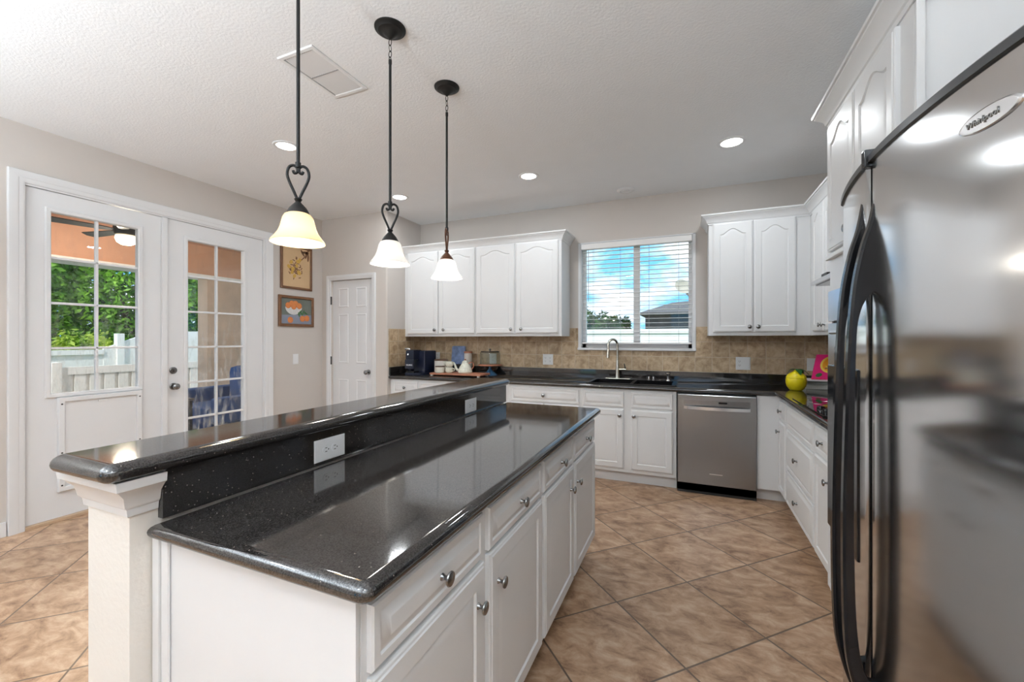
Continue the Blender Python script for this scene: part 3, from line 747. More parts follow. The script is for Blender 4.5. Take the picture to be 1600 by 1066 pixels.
# dishwasher
dw = empty('dishwasher', (.2, 4.2, 0), 'stainless steel dishwasher with curved bar handle, right of the sink cabinet', 'dishwasher')
bm = BM(); box(bm, (-.100, 3.965, .02), (.509, 4.55, .868)); box(bm, (-.100, 3.965, 0.0), (.509, 4.5, .09)); obj('tub', bm, 'blackmatte', dw)
obj('toe_panel', B((-.100, 3.985, .005), (.509, 4.0, .085)), 'black', dw)
dd = BM(); loft(dd, [[(x, 3.930+dy, z) for x, z in ((-.097+i, .092+i), (.506-i, .092+i), (.506-i, .860-i), (-.097+i, .860-i))] for dy, i in ((.033, 0), (.004, 0), (0, .004))])
dwd = obj('door', dd, 'dwsteel', dw)
obj('control_panel', B((-.048, 3.9275, .765), (.460, 3.9305, .817), .001), 'nickel', dwd)
obj('display', B((.225, 3.9262, .791), (.290, 3.928, .806)), 'black', dwd)
hp = [(-.047+.506*t, 3.922-.040*math.sin(PI*t)**.55, .752) for t in [k/24 for k in range(25)]]
hb = BM(); loft(hb, [[(x, y-.006, z-.013), (x, y+.006, z-.013), (x, y+.006, z+.013), (x, y-.006, z+.013)] for x, y, z in hp]); obj('handle', hb, 'lightsteel', dwd)
obj('badge', B((.155, 3.9275, .186), (.255, 3.9305, .194)), 'lightsteel', dwd)

# right run
FRn = FR('-X', .675)
def base_right(y0, y1, label):
    c = empty('base_cabinet', (.97, (y0+y1)/2, 0), label, 'cabinet')
    bm = BM(); box(bm, (.675, y0, .104), (XR-.009, y1, .873), 0, .0012); box(bm, (.74, y0, 0), (XR-.009, y1, .104)); obj('cabinet_body', bm, 'white', c); return c
c = base_right(3.665, 3.961, 'narrow white base cabinet in the corner right of the dishwasher')
drawer(c, FRn, '-X', 3.690, 3.925, .705, .850); door(c, FRn, '-X', 3.690, 3.925, .13, .690, 3.88, .604, stile=.045)
c = base_right(2.900, 3.664, 'white drawer base cabinet directly under the cooktop')
drawer(c, FRn, '-X', 2.925, 3.650, .690, .850, False); drawer(c, FRn, '-X', 2.925, 3.650, .385, .672); drawer(c, FRn, '-X', 2.925, 3.650, .125, .368)
c = base_right(2.521, 2.899, 'white base cabinet between the cooktop drawers and the oven cabinet')
drawer(c, FRn, '-X', 2.545, 2.880, .705, .850); door(c, FRn, '-X', 2.545, 2.880, .125, .690, 2.605, .600, stile=.05)

# counters
cut = BM()
poly = [(XP, 3.937), (.632, 3.937), (.632, 2.521), (XR-.009, 2.521), (XR-.009, YB-.001), (XP, YB-.001)]
ct = slab(poly, .874, .914, .02)
top = obj('countertop', ct, 'quartz'); tag(top, 'long black countertop running under the window and around the corner', 'countertop')
def cutter(o, lo, hi):
    c = B(lo, hi); co = obj('cut', c, 'quartz'); md = o.modifiers.new('b', 'BOOLEAN'); md.object = co; md.solver = 'EXACT'
    bpy.context.view_layer.update()
    me = bpy.data.meshes.new_from_object(o.evaluated_get(bpy.context.evaluated_depsgraph_get()))
    o.modifiers.clear(); o.data = me; bpy.data.objects.remove(co)
cutter(top, (-.915, 4.01, .80), (-.125, 4.455, 1.0))
bm = BM(); box(bm, (XP+.001, YB-.022, .9142), (XR-.03, YB-.009, 1.010), 0, .002)
obj('upstand', bm, 'quartz', top)
obj('upstand', B((XP+.001, 3.945, .9142), (XP+.022, YB-.0225, 1.010), .002), 'quartz', top)
obj('upstand', B((XR-.03, 2.53, .9142), (XR-.0095, YB-.0225, 1.010), .002), 'quartz', top)

# sink
sk = empty('kitchen_sink', (-.52, 4.23, .914), 'black double-bowl drop-in sink under the window', 'sink')
bm = BM()
P = round_poly([(-.935, 3.99), (-.108, 3.99), (-.108, 4.535), (-.935, 4.535)], .03)
rim = []
for d_, z in ((0, .9145), (.003, .921), (.010, .9235), (.020, .9215)): rim.append([(x, y, z) for x, y in inset_poly(P, d_)])
R = [[bm.verts.new(p) for p in r] for r in rim]
for a, b in zip(R, R[1:]):
    for i in range(len(a)): j = (i+1) % len(a); bm.faces.new((a[i], a[j], b[j], b[i]))
# flat deck pieces around bowls
def deck(x0, x1, y0, y1): box(bm, (x0, y0, .915), (x1, y1, .9215))
bowls = [(-.895, -.52, 4.03, 4.435), (-.49, -.15, 4.03, 4.435)]
deck(-.916, -.126, 4.435, 4.516); deck(-.916, -.126, 4.009, 4.03); deck(-.916, -.895, 4.03, 4.435); deck(-.15, -.126, 4.03, 4.435); deck(-.52, -.49, 4.03, 4.435)
obj('rim', bm, 'black', sk)
for (a, b, c_, d_) in bowls:
    bm = BM(); P = round_poly([(a, c_), (b, c_), (b, d_), (a, d_)], .04)
    rr = [[(x, y, z) for x, y in inset_poly(P, i)] for i, z in ((-.001, .918), (0, .80), (.008, .755), (.03, .74))]
    loft(bm, rr, 0, True, False, True); obj('bowl', bm, 'black', sk)
    obj('drain', lathe(BM(), [(0, 0), (.04, 0), (.038, .004), (.02, .003), (0, .003)], ((a+b)/2, (c_+d_)/2, .7405), 20), 'nickel', sk)
fa = empty('kitchen_faucet', (-.70, 4.475, .922), 'tall brushed nickel gooseneck faucet behind the sink', 'faucet')
obj('deck_plate', B((-.825, 4.452, .9217), (-.57, 4.505, .930), .003), 'fnickel', fa)
bm = BM(); lathe(bm, [(0, .93), (.026, .93), (.024, .95), (.020, .99), (.0185, 1.06), (.0155, 1.10), (.0135, 1.12)], (-.70, 4.478, 0), 20)
pts = [(-.70, 4.478, 1.10), (-.70, 4.478, 1.24)]
for k in range(1, 13):
    a = PI*k/12; pts.append((-.70-.052*(1-math.cos(a))*.75, 4.478-.052*(1-math.cos(a)), 1.275+.062*math.sin(a)))
obj('spout', tube(bm, pts+[(-.778, 4.374, 1.22)], .0125, 14), 'fnickel', fa)
obj('spray_head', tube(BM(), [(-.778, 4.374, 1.235), (-.780, 4.372, 1.19), (-.781, 4.371, 1.145)], [.013, .0165, .018], 14), 'fnickel', fa)
bm = tube(BM(), [(-.69, 4.478, 1.02), (-.61, 4.475, 1.022)], [.013, .014], 12); hnd = obj('handle_hub', bm, 'fnickel', fa)
obj('lever', tube(BM(), [(-.618, 4.474, 1.022), (-.622, 4.462, 1.055), (-.628, 4.452, 1.085)], [.007, .006, .005], 10), 'slot', hnd)
sd_ = empty('soap_dispenser', (-.20, 4.475, .922), 'small chrome soap dispenser on the right corner of the sink', 'soap dispenser')
obj('dispenser_body', lathe(BM(), [(0, .922), (.022, .922), (.020, .93), (.012, .937), (.0105, .965), (.014, .985), (.0165, .99), (.015, 1.0), (0, 1.002)], (-.20, 4.475, 0), 18), 'lightsteel', sd_)
obj('spout', tube(BM(), [(-.20, 4.475, .995), (-.20, 4.43, .998), (-.20, 4.415, .99)], .005, 8), 'lightsteel', sd_)
for i, x in enumerate((-.34, -.385)):
    o = obj('sink_strainer', lathe(BM(), [(0, .922), (.016, .922), (.017, .93), (.006, .936), (.005, .944), (.010, .948), (.009, .955), (0, .957)], (x-.0, 4.475, 0), 16), 'lightsteel')
    tag(o, ['small round chrome stopper on the sink ledge, nearer the soap dispenser', 'small round chrome stopper on the sink ledge, nearer the faucet'][i], 'sink stopper')

# cooktop
ck = empty('cooktop', (.92, 3.14, .914), 'black glass electric cooktop in the right counter', 'cooktop')
obj('glass_top', B((.672, 2.765, .9145), (1.185, 3.515, .921), .002), 'glassblk', ck)
for (x, y, r) in ((.80, 3.33, .085), (1.05, 3.33, .105), (.80, 3.0, .105), (1.05, 3.0, .085)):
    bm = BM(); tube(bm, [(x+r*math.cos(a), y+r*math.sin(a), .9212) for a in [2*PI*k/36 for k in range(36)]], .0012, 4, closed=True); obj('burner_ring', bm, 'nickel', ck)
for k in range(4):
    obj('control_knob', lathe(BM(), [(0, .921), (.021, .921), (.020, .938), (.016, .944), (0, .945)], (.715+(.05 if k % 2 else 0), 2.99-.055*k, 0), 18), 'black', ck)

# ------------------------------------------------------------------ island
FI = FR('+X', -.555)
def island_cab(y0, y1, mods, label):
    c = empty('island_cabinet', (-.85, (y0+y1)/2, 0), label, 'cabinet')
    bm = BM(); box(bm, (-1.147, y0, .104), (-.555, y1, .873), 0, .002); box(bm, (-1.147, y0+.001, 0), (-.63, y1-.001, .104)); obj('cabinet_body', bm, 'white', c)
    for (a, b, ku) in mods:
        drawer(c, FI, '+X', a, b, .718, .845); door(c, FI, '+X', a, b, .128, .706, ku, .606)
island_cab(.595, 1.587, [(.610, 1.064, 1.018), (1.100, 1.570, 1.150)], 'white island base cabinet nearest the camera, two drawers over doors')
island_cab(1.588, 2.585, [(1.604, 2.056, 1.985), (2.086, 2.567, 2.115)], 'white island base cabinet at the far end, two drawers over doors')
tag(obj('end_panel', B((-1.168, .583, 0), (-.5555, .5945, .873), .002), 'white'), 'plain white end panel closing the near end of the island', 'panel')
bm = BM()
for (a, b, d) in ((-1.166, -1.140, .012), (-1.138, -1.112, .008)): box(bm, (a, .583-d, 0), (b, .5828, .873), 0, .004)
tag(obj('filler_strip', bm, 'white'), 'stepped white filler strip where the island panel meets the half wall', 'trim strip')
tag(obj('island_countertop', slab([(-1.149, .553), (-.503, .553), (-.503, 2.600), (-1.149, 2.600)], .874, .914, .026, [0, .03, .03, 0]), 'quartz'), 'lower black speckled island countertop', 'countertop')
bm = BM(); loft(bm, [[(x, y, z) for y, z in ((.585, .9142), (2.595, .9142), (2.595, 1.0285), (.585, 1.0285))] for x in (-1.1685, -1.149)])
ris = tag(obj('island_riser', bm, 'quartz'), 'vertical black stone strip between the island counter and raised bar', 'backsplash')
hw = obj('island_half_wall', B((-1.350, .530, 0), (-1.170, 2.605, .940), .003), 'column'); tag(hw, 'textured off-white half wall carrying the raised bar', 'half wall')
CAP = [(0, .938), (.006, .938), (.008, .955), (.014, .962), (.018, .985), (.034, 1.004), (.040, 1.008), (.042, 1.0288), (0, 1.0288)]
bm = sweep([(-1.350, 2.605), (-1.350, .530), (-1.205, .530)], [(-o, z) for o, z in CAP][::-1])
bm = BM()
path = [(-1.350, 2.605), (-1.350, .530), (-1.1705, .530), (-1.1705, .584)]
def off(path, d):
    n = len(path); o = []
    for i in range(n):
        p = Vector(path[i])
        if i == 0: dd_ = (Vector(path[1])-p).normalized(); m = Vector((-dd_.y, dd_.x))
        elif i == n-1: dd_ = (p-Vector(path[-2])).normalized(); m = Vector((-dd_.y, dd_.x))
        else:
            a = (p-Vector(path[i-1])).normalized(); b = (Vector(path[i+1])-p).normalized(); na = Vector((-a.y, a.x)); nb = Vector((-b.y, b.x)); m = (na+nb)/(1+na.dot(nb))
        o.append(p-m*d)
    return o
sc_ = 1.0
rows_ = [[(p.x, p.y, z) for p in off(path, o)] for o, z in CAP]
R = list(zip(*rows_)); loft(bm, [list(r) for r in R])
obj('capital_moulding', bm, 'white', hw)
obj('cap_block', B((-1.349, .531, .9402), (-1.171, 2.604, 1.0287)), 'white', hw)
tag(obj('bar_top', slab([(-1.372, .462), (-1.116, .462), (-1.116, 2.600), (-1.372, 2.600)], 1.029, 1.072, .028, .03), 'quartz'), 'raised black polished bar top along the island', 'bar top')
wall_plate('+X', -1.1488, 1.017, 1.149, .925, 1.0, [('duplex', 1.083, .9625, 1)], 'white outlet on the black island riser, nearer the camera')
wall_plate('+X', -1.1488, 2.031, 2.160, .925, 1.0, [('duplex', 2.095, .9625, 1)], 'white outlet on the black island riser, at the far end')

# ------------------------------------------------------------------ fridge
def fx(y): return .397+.055*((y-1.195)/.455)**2
fr = empty('refrigerator', (.8, 1.195, 0), 'stainless side-by-side refrigerator with black handles, at the right edge', 'refrigerator')
obj('cabinet_shell', B((.50, .742, .02), (1.24, 1.648, 1.745), .004), 'trimgrey', fr)
obj('kick_grille', B((.49, .75, .0), (.52, 1.64, .095), .003), 'blackmatte', fr)
def fdoor(ya, yb, z0, z1, r0, r1, off_=0, thick=.50):
    n = 26; front = []
    for k in range(n+1):
        y = ya+(yb-ya)*k/n; x = fx(y)-off_
        da = (y-ya); db = (yb-y)
        if r0 and da < r0: x += r0-math.sqrt(max(0, r0*r0-(r0-da)**2))
        if r1 and db < r1: x += r1-math.sqrt(max(0, r1*r1-(r1-db)**2))
        front.append((x, y))
    # extra points near rounded corners
    P = front+[(thick, yb), (thick, ya)]
    return P
def fr_door(ya, yb, r0, r1, name='door'):
    P = fdoor(ya, yb, 0, 0, r0, r1)
    return obj(name, loft(BM(), [[(x, y, z) for x, y in P] for z in (.105, 1.762)]), 'steel', fr)
dn = fr_door(.745, 1.256, .03, .004); df = fr_door(1.266, 1.645, .004, .03)
obj('door_gap', B((.425, 1.254, .105), (.49, 1.268, 1.76)), 'blackmatte', fr)
for (ya, yb, par, r0, r1) in ((.742, 1.257, dn, .03, 0), (1.265, 1.648, df, 0, .03)):
    P = fdoor(ya, yb, 0, 0, r0, r1, .006)
    Pi = fdoor(ya, yb, 0, 0, r0, r1, -.004)
    obj('top_cap', loft(BM(), [[(x, y, 1.7625) for x, y in P], [(x, y, 1.778) for x, y in P], [(x, y, 1.787) for x, y in Pi]]), 'trimgrey', par)
obj('hinge_cover', B((.385, 1.250, 1.752), (.46, 1.272, 1.794), .003), 'black', fr)
OUTER = [(.404, 1.70), (.3905, 1.62), (.373, 1.555), (.357, 1.46), (.348, 1.32), (.3405, 1.08), (.3375, .85), (.342, .62), (.357, .52), (.384, .44), (.404, .41)]
INNER = [(.404, .53), (.388, .54), (.373, .58), (.364, .68), (.3605, .85), (.3612, 1.1), (.364, 1.325), (.371, 1.40), (.385, 1.437), (.404, 1.455)]
def crv(P, m=5):
    o = []
    for i in range(len(P)-1):
        p0 = Vector(P[max(i-1, 0)]); p1 = Vector(P[i]); p2 = Vector(P[i+1]); p3 = Vector(P[min(i+2, len(P)-1)])
        for k in range(m):
            t = k/m; o.append(tuple(.5*((2*p1)+(-p0+p2)*t+(2*p0-5*p1+4*p2-p3)*t*t+(-p0+3*p1-3*p2+p3)*t**3)))
    o.append(tuple(P[-1])); return o
def handle(par, y0, y1):
    PO = crv(OUTER); PI_ = crv(INNER); poly = PO+PI_
    b = .005
    PO2 = [(x+b, z) for x, z in PO]; PI2 = [(x-b*.5, z) for x, z in PI_]
    poly2 = PO2+PI2
    bm = loft(BM(), [[(x, y, z) for x, z in pl] for y, pl in ((y0, poly2), (y0+b, poly), (y1-b, poly), (y1, poly2))])
    o = obj('handle', bm, 'black', par); return o
handle(dn, 1.226, 1.252); handle(df, 1.306, 1.332)
obj('dispenser', B((.399, 1.345, .76), (.44, 1.60, 1.26), .004), 'black', df)
# oval badge
bm = BM(); yc, zc = .878, 1.683
def bdg(a, s, n): 
    y = yc-.055*s*math.cos(a); return (fx(y)-n, y, zc+.017*s*math.sin(a))
rings = [[bdg(2*PI*k/36, s, n) for k in range(36)] for s, n in ((1, -.002), (1, .002), (.93, .0035), (.88, .0028))]
loft(bm, rings); bdo = obj('badge', bm, 'lightsteel', dn)
def text_obj(txt, size, F, u, v, parent, mat, thick=.0006, name='lettering', kindflip=1):
    cu = bpy.data.curves.new('t', 'FONT'); cu.body = txt; cu.size = size; cu.align_x = 'CENTER'; cu.align_y = 'CENTER'; cu.extrude = thick
    to = bpy.data.objects.new('t', cu); COL.objects.link(to); bpy.context.view_layer.update()
    me = bpy.data.meshes.new_from_object(to.evaluated_get(bpy.context.evaluated_depsgraph_get()))
    bpy.data.objects.remove(to)
    bm = BM(); bm.from_mesh(me)
    for v_ in bm.verts: v_.co = F(u+kindflip*v_.co.x, v+v_.co.y, v_.co.z+thick)
    return obj(name, bm, mat, parent, smooth=False)
text_obj('Whirlpool', .014, lambda u, v, n: Vector((fx(u)-.003-n, u, v)), yc+.008, zc, bdo, 'nickel', kindflip=-1)

# ------------------------------------------------------------------ pendants
def pendant(x, y, rot, label, shade, metal_low='bronze', zs=1.705, w_=PEND_W, bulbcol=(1, .93, .82)):
    g = 'pendant lamps over the island bar'
    root = empty('pendant_lamp', (x, y, H), label, 'pendant lamp')
    tag(root, group=g)
    obj('canopy', lathe(BM(), [(0, H), (.074, H-.0005), (.073, H-.006), (.062, H-.011), (.056, H-.018), (.040, H-.022), (.030, H-.030), (.012, H-.046), (.006, H-.052), (0, H-.053)], (x, y, 0), 32), 'bronze', root)
    z = H-.05
    for k in range(4):
        L = .017 if k < 3 else .012; a = (k % 2)*PI/2
        pts = [(x+.008*math.cos(t)*math.cos(a), y+.008*math.cos(t)*math.sin(a), z-L+L*math.sin(t)) for t in [2*PI*i/16 for i in range(16)]]
        obj('chain_link', tube(BM(), pts, .0017, 6, closed=True), 'bronze', root); z -= 2*L-.005
    z += .004
    d = zs-1.705
    obj('rod', tube(BM(), [(x, y, z), (x, y, z-.02), (x, y, z-.021), (x, y, 2.005+d), (x, y, 2.004+d), (x, y, 1.985+d)], [.008, .008, .0065, .0065, .010, .010], 12), 'bronze', root)
    c, s = math.cos(rot), math.sin(rot)
    bm = BM()
    hp = crv([(.004, 1.868), (.014, 1.893), (.030, 1.930), (.037, 1.957), (.031, 1.983), (.016, 1.992), (.004, 1.983), (.004, 1.968), (.013, 1.963), (.017, 1.972)], 4)
    for sg in (-1, 1): tube(bm, [(x+sg*r*c, y+sg*r*s, zz+d) for r, zz in hp], .0052, 10)
    obj('scroll_heart', bm, metal_low, root)
    obj('neck', lathe(BM(), [(0, 1.872+d), (.009, 1.871+d), (.014, 1.866+d), (.011, 1.860+d), (.009, 1.856+d), (.012, 1.852+d), (.018, 1.846+d), (.030, 1.832+d), (.038, 1.818+d), (.040, 1.811+d), (.036, 1.811+d), (0, 1.815+d)], (x, y, 0), 28), metal_low, root)
    prof = [(.036, 1.812), (.046, 1.806), (.053, 1.794), (.057, 1.778), (.062, 1.757), (.069, 1.740), (.080, 1.724), (.0905, 1.711), (.0945, 1.704), (.0940, 1.7005), (.0905, 1.7025)]
    inner = [(.0875, 1.709), (.077, 1.722), (.066, 1.738), (.0585, 1.756), (.0535, 1.777), (.0495, 1.792), (.043, 1.802), (.034, 1.808)]
    sh = obj('lamp_shade', lathe(BM(), [(r, zz+d) for r, zz in prof+inner], (x, y, 0), 40), shade, root)
    bo = obj('bulb', sphere(BM(), (x, y, 1.752+d), .021, (1, 1, 1.3)), 'bulb', root)
    ld = bpy.data.lights.new('pendant_light', 'POINT'); ld.energy = w_; ld.shadow_soft_size = .03; ld.color = bulbcol
    lo = bpy.data.objects.new('lamp_light', ld); COL.objects.link(lo); lo.parent = root; lo.location = (0, 0, 1.722+d-H)
    return root
pendant(-1.355, 1.128, math.radians(43), 'nearest pendant lamp, black stem and bell shade tinted to a warm amber glow', 'shade_amber_glow', bulbcol=(1, .86, .62))
pendant(-1.330, 1.621, math.radians(36), 'middle pendant lamp, black stem and cloudy white bell shade', 'shade_white', w_=PEND_W*.6)
pendant(-1.330, 2.131, math.radians(110), 'farthest pendant lamp, scroll coloured brown as if lamplit and bright white bell shade', 'shade_bright_glow', 'bronze_lit')

# recessed lights
def can(x, y, label, r=.092, g='recessed ceiling lights'):
    root = empty('recessed_light', (x, y, H), label, 'ceiling light'); tag(root, group=g)
    obj('trim_ring', lathe(BM(), [(r*.74, H-.002), (r*.76, H-.006), (r*.95, H-.007), (r, H-.003), (r, H)], (x, y, 0), 36), 'plate', root)
    obj('diffuser', lathe(BM(), [(0, H-.003), (r*.75, H-.003), (r*.75, H-.0005), (0, H-.0004)], (x, y, 0), 36), 'lit', root)
    ld = bpy.data.lights.new('can_light', 'AREA'); ld.shape = 'DISK'; ld.size = .17; ld.energy = CAN_W; ld.color = (.92, .97, 1)
    lo = bpy.data.objects.new('lamp_light', ld); COL.objects.link(lo); lo.parent = root; lo.location = (0, 0, -.012)
can(-2.881, 2.289, 'lit recessed ceiling light left of the nearest pendant, nearest the french doors')
can(-2.815, 3.583, 'lit recessed ceiling light in front of the pantry wall')
can(-1.361, 3.585, 'lit recessed ceiling light above the left wall cabinets, before the window')
can(.293, 3.573, 'lit recessed ceiling light on the right, before the right wall cabinets', .10)
for (x, y) in ((-2.88, -.4), (-1.3, -.8), (.25, -.5), (-2.88, -2.3), (-1.3, -2.3), (.25, -2.3)):  # unseen ceiling lights, added to even out the room brightness
    can(x, y, 'lit recessed ceiling light added as fill behind the camera', g='added fill lights behind the camera')
tag(obj('smoke_detector', lathe(BM(), [(0, H-.012), (.03, H-.012), (.034, H-.008), (.052, H-.009), (.058, H-.014), (.078, H-.012), (.089, H-.004), (.089, H)], (-.590, 4.306, 0), 32), 'plate'), 'unlit round white disc on the ceiling above the window', 'smoke detector')
# ceiling vent
vt = empty('ceiling_vent', (-1.895, 1.752, H), 'white rectangular air vent in the ceiling behind the nearest pendant', 'vent')
FC = lambda u, v, n: Vector((u, v, H-n))
obj('frame', frame_rect(BM(), FC, -2.022, -1.768, 1.552, 1.952, .024, 0, .008, .003), 'plate', vt)
obj('backing', B((-2.0, 1.575, H-.002), (-1.79, 1.93, H-.0005)), 'slot', vt)
bm = BM()
for k in range(15):
    x = -1.992+.0139*k+.001
    loft(bm, [[(x, y, H-.0065), (x+.0115, y, H-.003), (x+.0115, y, H-.0022), (x, y, H-.0057)] for y in (1.578, 1.926)])
obj('slats', bm, 'plate', vt)
obj('cross_bar', B((-1.998, 1.745, H-.0068), (-1.792, 1.752, H-.0025)), 'cordgrey', vt)

# made-up uplighters out of view behind the camera, added to brighten the ceiling
def uplighter(x, y, label, k=1.0):
    r = empty('fill_uplighter', (x, y, 0), label, 'fill light')
    obj('base', lathe(BM(), [(0, 0), (.14, 0), (.14, .015), (.03, .03), (0, .03)], (x, y, 0), 28), 'bronze', r)
    obj('pole', tube(BM(), [(x, y, .03), (x, y, 1.70)], .012, 12), 'bronze', r)
    obj('lamp_shade', lathe(BM(), [(.012, 1.68), (.06, 1.70), (.15, 1.76), (.20, 1.82), (.195, 1.82), (.145, 1.77), (.05, 1.715), (0, 1.71)], (x, y, 0), 32), 'plate', r)
    ld = bpy.data.lights.new('fill_light', 'AREA'); ld.shape = 'DISK'; ld.size = .26; ld.energy = UP_W*k; ld.color = (.83, .925, 1)
    lo = bpy.data.objects.new('lamp_light', ld); COL.objects.link(lo); lo.parent = r; lo.location = (0, 0, 1.80); lo.rotation_euler = (PI, 0, 0)
uplighter(-3.2, -1.0, 'uplighter added as fill light behind the camera, near the left wall', .95)
uplighter(-1.3, -1.1, 'uplighter added as fill light behind the camera, in the middle of the room')
uplighter(.7, -1.3, 'uplighter added as fill light behind the camera, near the right wall', .55)

# ------------------------------------------------------------------ things on the back counter
ZC = .9145
km = empty('coffee_maker', (-2.99, 4.22, ZC), 'navy blue pod coffee maker on the left counter', 'coffee maker')
obj('base', B((-3.10, 4.04, ZC), (-2.88, 4.38, ZC+.03), .008), 'navy', km)
obj('body', B((-3.045, 4.14, ZC+.025), (-2.885, 4.38, 1.20), .014), 'navy', km)
obj('brew_head', B((-3.085, 4.03, 1.095), (-2.965, 4.20, 1.212), .02), 'navy', km)
obj('chrome_handle', tube(BM(), [(-3.075, 4.02, 1.218), (-3.06, 4.0, 1.228), (-3.03, 4.0, 1.228), (-3.01, 4.02, 1.22)], .009, 10), 'lightsteel', km)
obj('drip_tray', B((-3.09, 4.045, ZC+.028), (-2.97, 4.15, ZC+.05), .006), 'black', km)
obj('spout_accent', tube(BM(), [(-3.04, 4.026, 1.17), (-3.04, 4.022, 1.15)], .01, 10), 'lightsteel', km)
text_obj('KEURIG', .026, FR('-Y', 4.032), -3.03, 1.035, km, 'plate')
bk = obj('logo_panel', B((-3.095, 4.034, .99), (-2.97, 4.05, 1.10), .006), 'navy', km)
bt = empty('bottle', (-3.17, 4.25, ZC), 'dark navy bottle with white cap left of the coffee maker', 'bottle')
obj('bottle_body', lathe(BM(), [(0, ZC), (.036, ZC), (.038, ZC+.01), (.037, 1.045), (.028, 1.062), (0, 1.063)], (-3.17, 4.25, 0), 20), 'navy', bt)
obj('cap', lathe(BM(), [(.018, 1.06), (.020, 1.085), (.013, 1.096), (0, 1.098)], (-3.17, 4.25, 0), 18), 'plate', bt)
bd = empty('serving_board', (-2.46, 4.2, ZC), 'reddish wooden riser board carrying the crocks and teapot', 'board')
obj('board', B((-2.785, 4.085, .929), (-2.12, 4.33, .950), .004), 'wood', bd)
for x in (-2.76, -2.15):
    for y in (4.10, 4.30): obj('foot', B((x-.012, y-.012, ZC), (x+.012, y+.012, .929)), 'stone', bd)
ZB = .9505
cr_ = empty('canister', (-2.735, 4.255, ZB), 'large off-white crock with brown rim on the board', 'canister')
obj('crock', lathe(BM(), [(0, ZB), (.074, ZB), (.078, ZB+.008), (.079, 1.085), (.077, 1.09), (.072, 1.085), (.07, ZB+.01), (0, ZB+.01)], (-2.735, 4.255, 0), 28), 'crock', cr_)
obj('lid', lathe(BM(), [(0, 1.084), (.081, 1.084), (.081, 1.097), (.07, 1.101), (0, 1.102)], (-2.735, 4.255, 0), 28), 'brownrim', cr_)
cr_ = empty('canister', (-2.668, 4.128, ZB), 'small cream crock in front of the large crock', 'canister')
obj('crock', lathe(BM(), [(0, ZB), (.050, ZB), (.055, ZB+.006), (.056, 1.020), (.053, 1.022), (.050, 1.018), (.048, ZB+.01), (0, ZB+.01)], (-2.668, 4.128, 0), 26), 'ceramic', cr_)
obj('lid', lathe(BM(), [(0, 1.018), (.057, 1.018), (.057, 1.026), (.05, 1.029), (0, 1.03)], (-2.668, 4.128, 0), 26), 'brownrim', cr_)
for i, (z0, lab) in enumerate(((ZB, 'lower floral cream mug beside the teapot, under the other mug'), (ZB+.066, 'upper floral cream mug stacked beside the teapot'))):
    mg = empty('mug', (-2.558, 4.150, z0), lab, 'mug')
    R0 = .045+.006*i
    obj('cup', lathe(BM(), [(0, z0), (.030, z0), (.041, z0+.012), (R0, z0+.035), (R0-.002, z0+.064), (R0-.006, z0+.064), (R0-.006, z0+.03), (.02, z0+.010), (0, z0+.009)], (-2.558, 4.150, 0), 26), 'kettle', mg)
    ss = -1 if i else 1
    obj('handle', tube(BM(), [(-2.558+ss*(R0-.003), 4.150, z0+.052), (-2.558+ss*(R0+.022), 4.150, z0+.05), (-2.558+ss*(R0+.024), 4.150, z0+.03), (-2.558+ss*(R0-.004), 4.150, z0+.018)], .005, 8), 'kettle', mg)
tp = empty('teapot', (-2.375, 4.20, ZB), 'cream floral teapot with a long spout on the board', 'teapot')
obj('pot', lathe(BM(), [(0, ZB), (.075, ZB), (.083, ZB+.012), (.080, ZB+.035), (.062, ZB+.075), (.043, ZB+.105), (.036, ZB+.118), (.038, ZB+.123), (0, ZB+.123)], (-2.375, 4.20, 0), 32), 'kettle', tp)
obj('lid', lathe(BM(), [(.037, ZB+.122), (.030, ZB+.136), (.012, ZB+.145), (0, ZB+.146)], (-2.375, 4.20, 0), 24), 'kettle', tp)
obj('lid_knob', sphere(BM(), (-2.375, 4.20, ZB+.152), .011), 'wood', tp)
obj('spout', tube(BM(), crv([(-2.44, 4.185, ZB+.025), (-2.475, 4.175, ZB+.045), (-2.490, 4.172, ZB+.085), (-2.508, 4.168, ZB+.122)], 4), [.016, .0155, .015, .0145, .014, .0135, .013, .012, .0115, .011, .010, .009, .009], 12), 'kettle', tp)
obj('handle', tube(BM(), crv([(-2.335, 4.21, ZB+.112), (-2.298, 4.215, ZB+.125), (-2.275, 4.22, ZB+.095), (-2.29, 4.22, ZB+.055), (-2.308, 4.215, ZB+.04)], 4), .006, 10), 'wood', tp)
cs = empty('cake_stand', (-2.165, 4.42, ZC), 'blue footed cake stand under the clear glass dome', 'cake stand')
cx_, cy_ = -2.165, 4.42
obj('foot', lathe(BM(), [(0, ZC), (.085, ZC), (.086, ZC+.008), (.070, ZC+.022), (.040, ZC+.045), (.018, ZC+.075), (.016, ZC+.108), (.03, ZC+.112), (0, ZC+.113)], (cx_, cy_, 0), 30), 'blueceramic', cs)
obj('plate', lathe(BM(), [(0, 1.028), (.135, 1.028), (.142, 1.033), (.142, 1.041), (.135, 1.043), (0, 1.043)], (cx_, cy_, 0), 40), 'wood', cs)
dm = empty('cake_dome', (cx_, cy_, 1.0435), 'clear glass cake dome with round knob on the stand', 'cake dome')
obj('dome', lathe(BM(), [(.118, 1.0435), (.120, 1.06), (.120, 1.165), (.116, 1.182), (.104, 1.192), (.06, 1.197), (0, 1.199), (0, 1.196), (.06, 1.194), (.102, 1.189), (.113, 1.180), (.117, 1.164), (.117, 1.06), (.115, 1.0435)], (cx_, cy_, 0), 40), 'dome', dm)
obj('knob', lathe(BM(), [(.006, 1.198), (.006, 1.206), (.014, 1.213), (.014, 1.222), (.006, 1.228), (0, 1.229)], (cx_, cy_, 0), 18), 'nickel', dm)
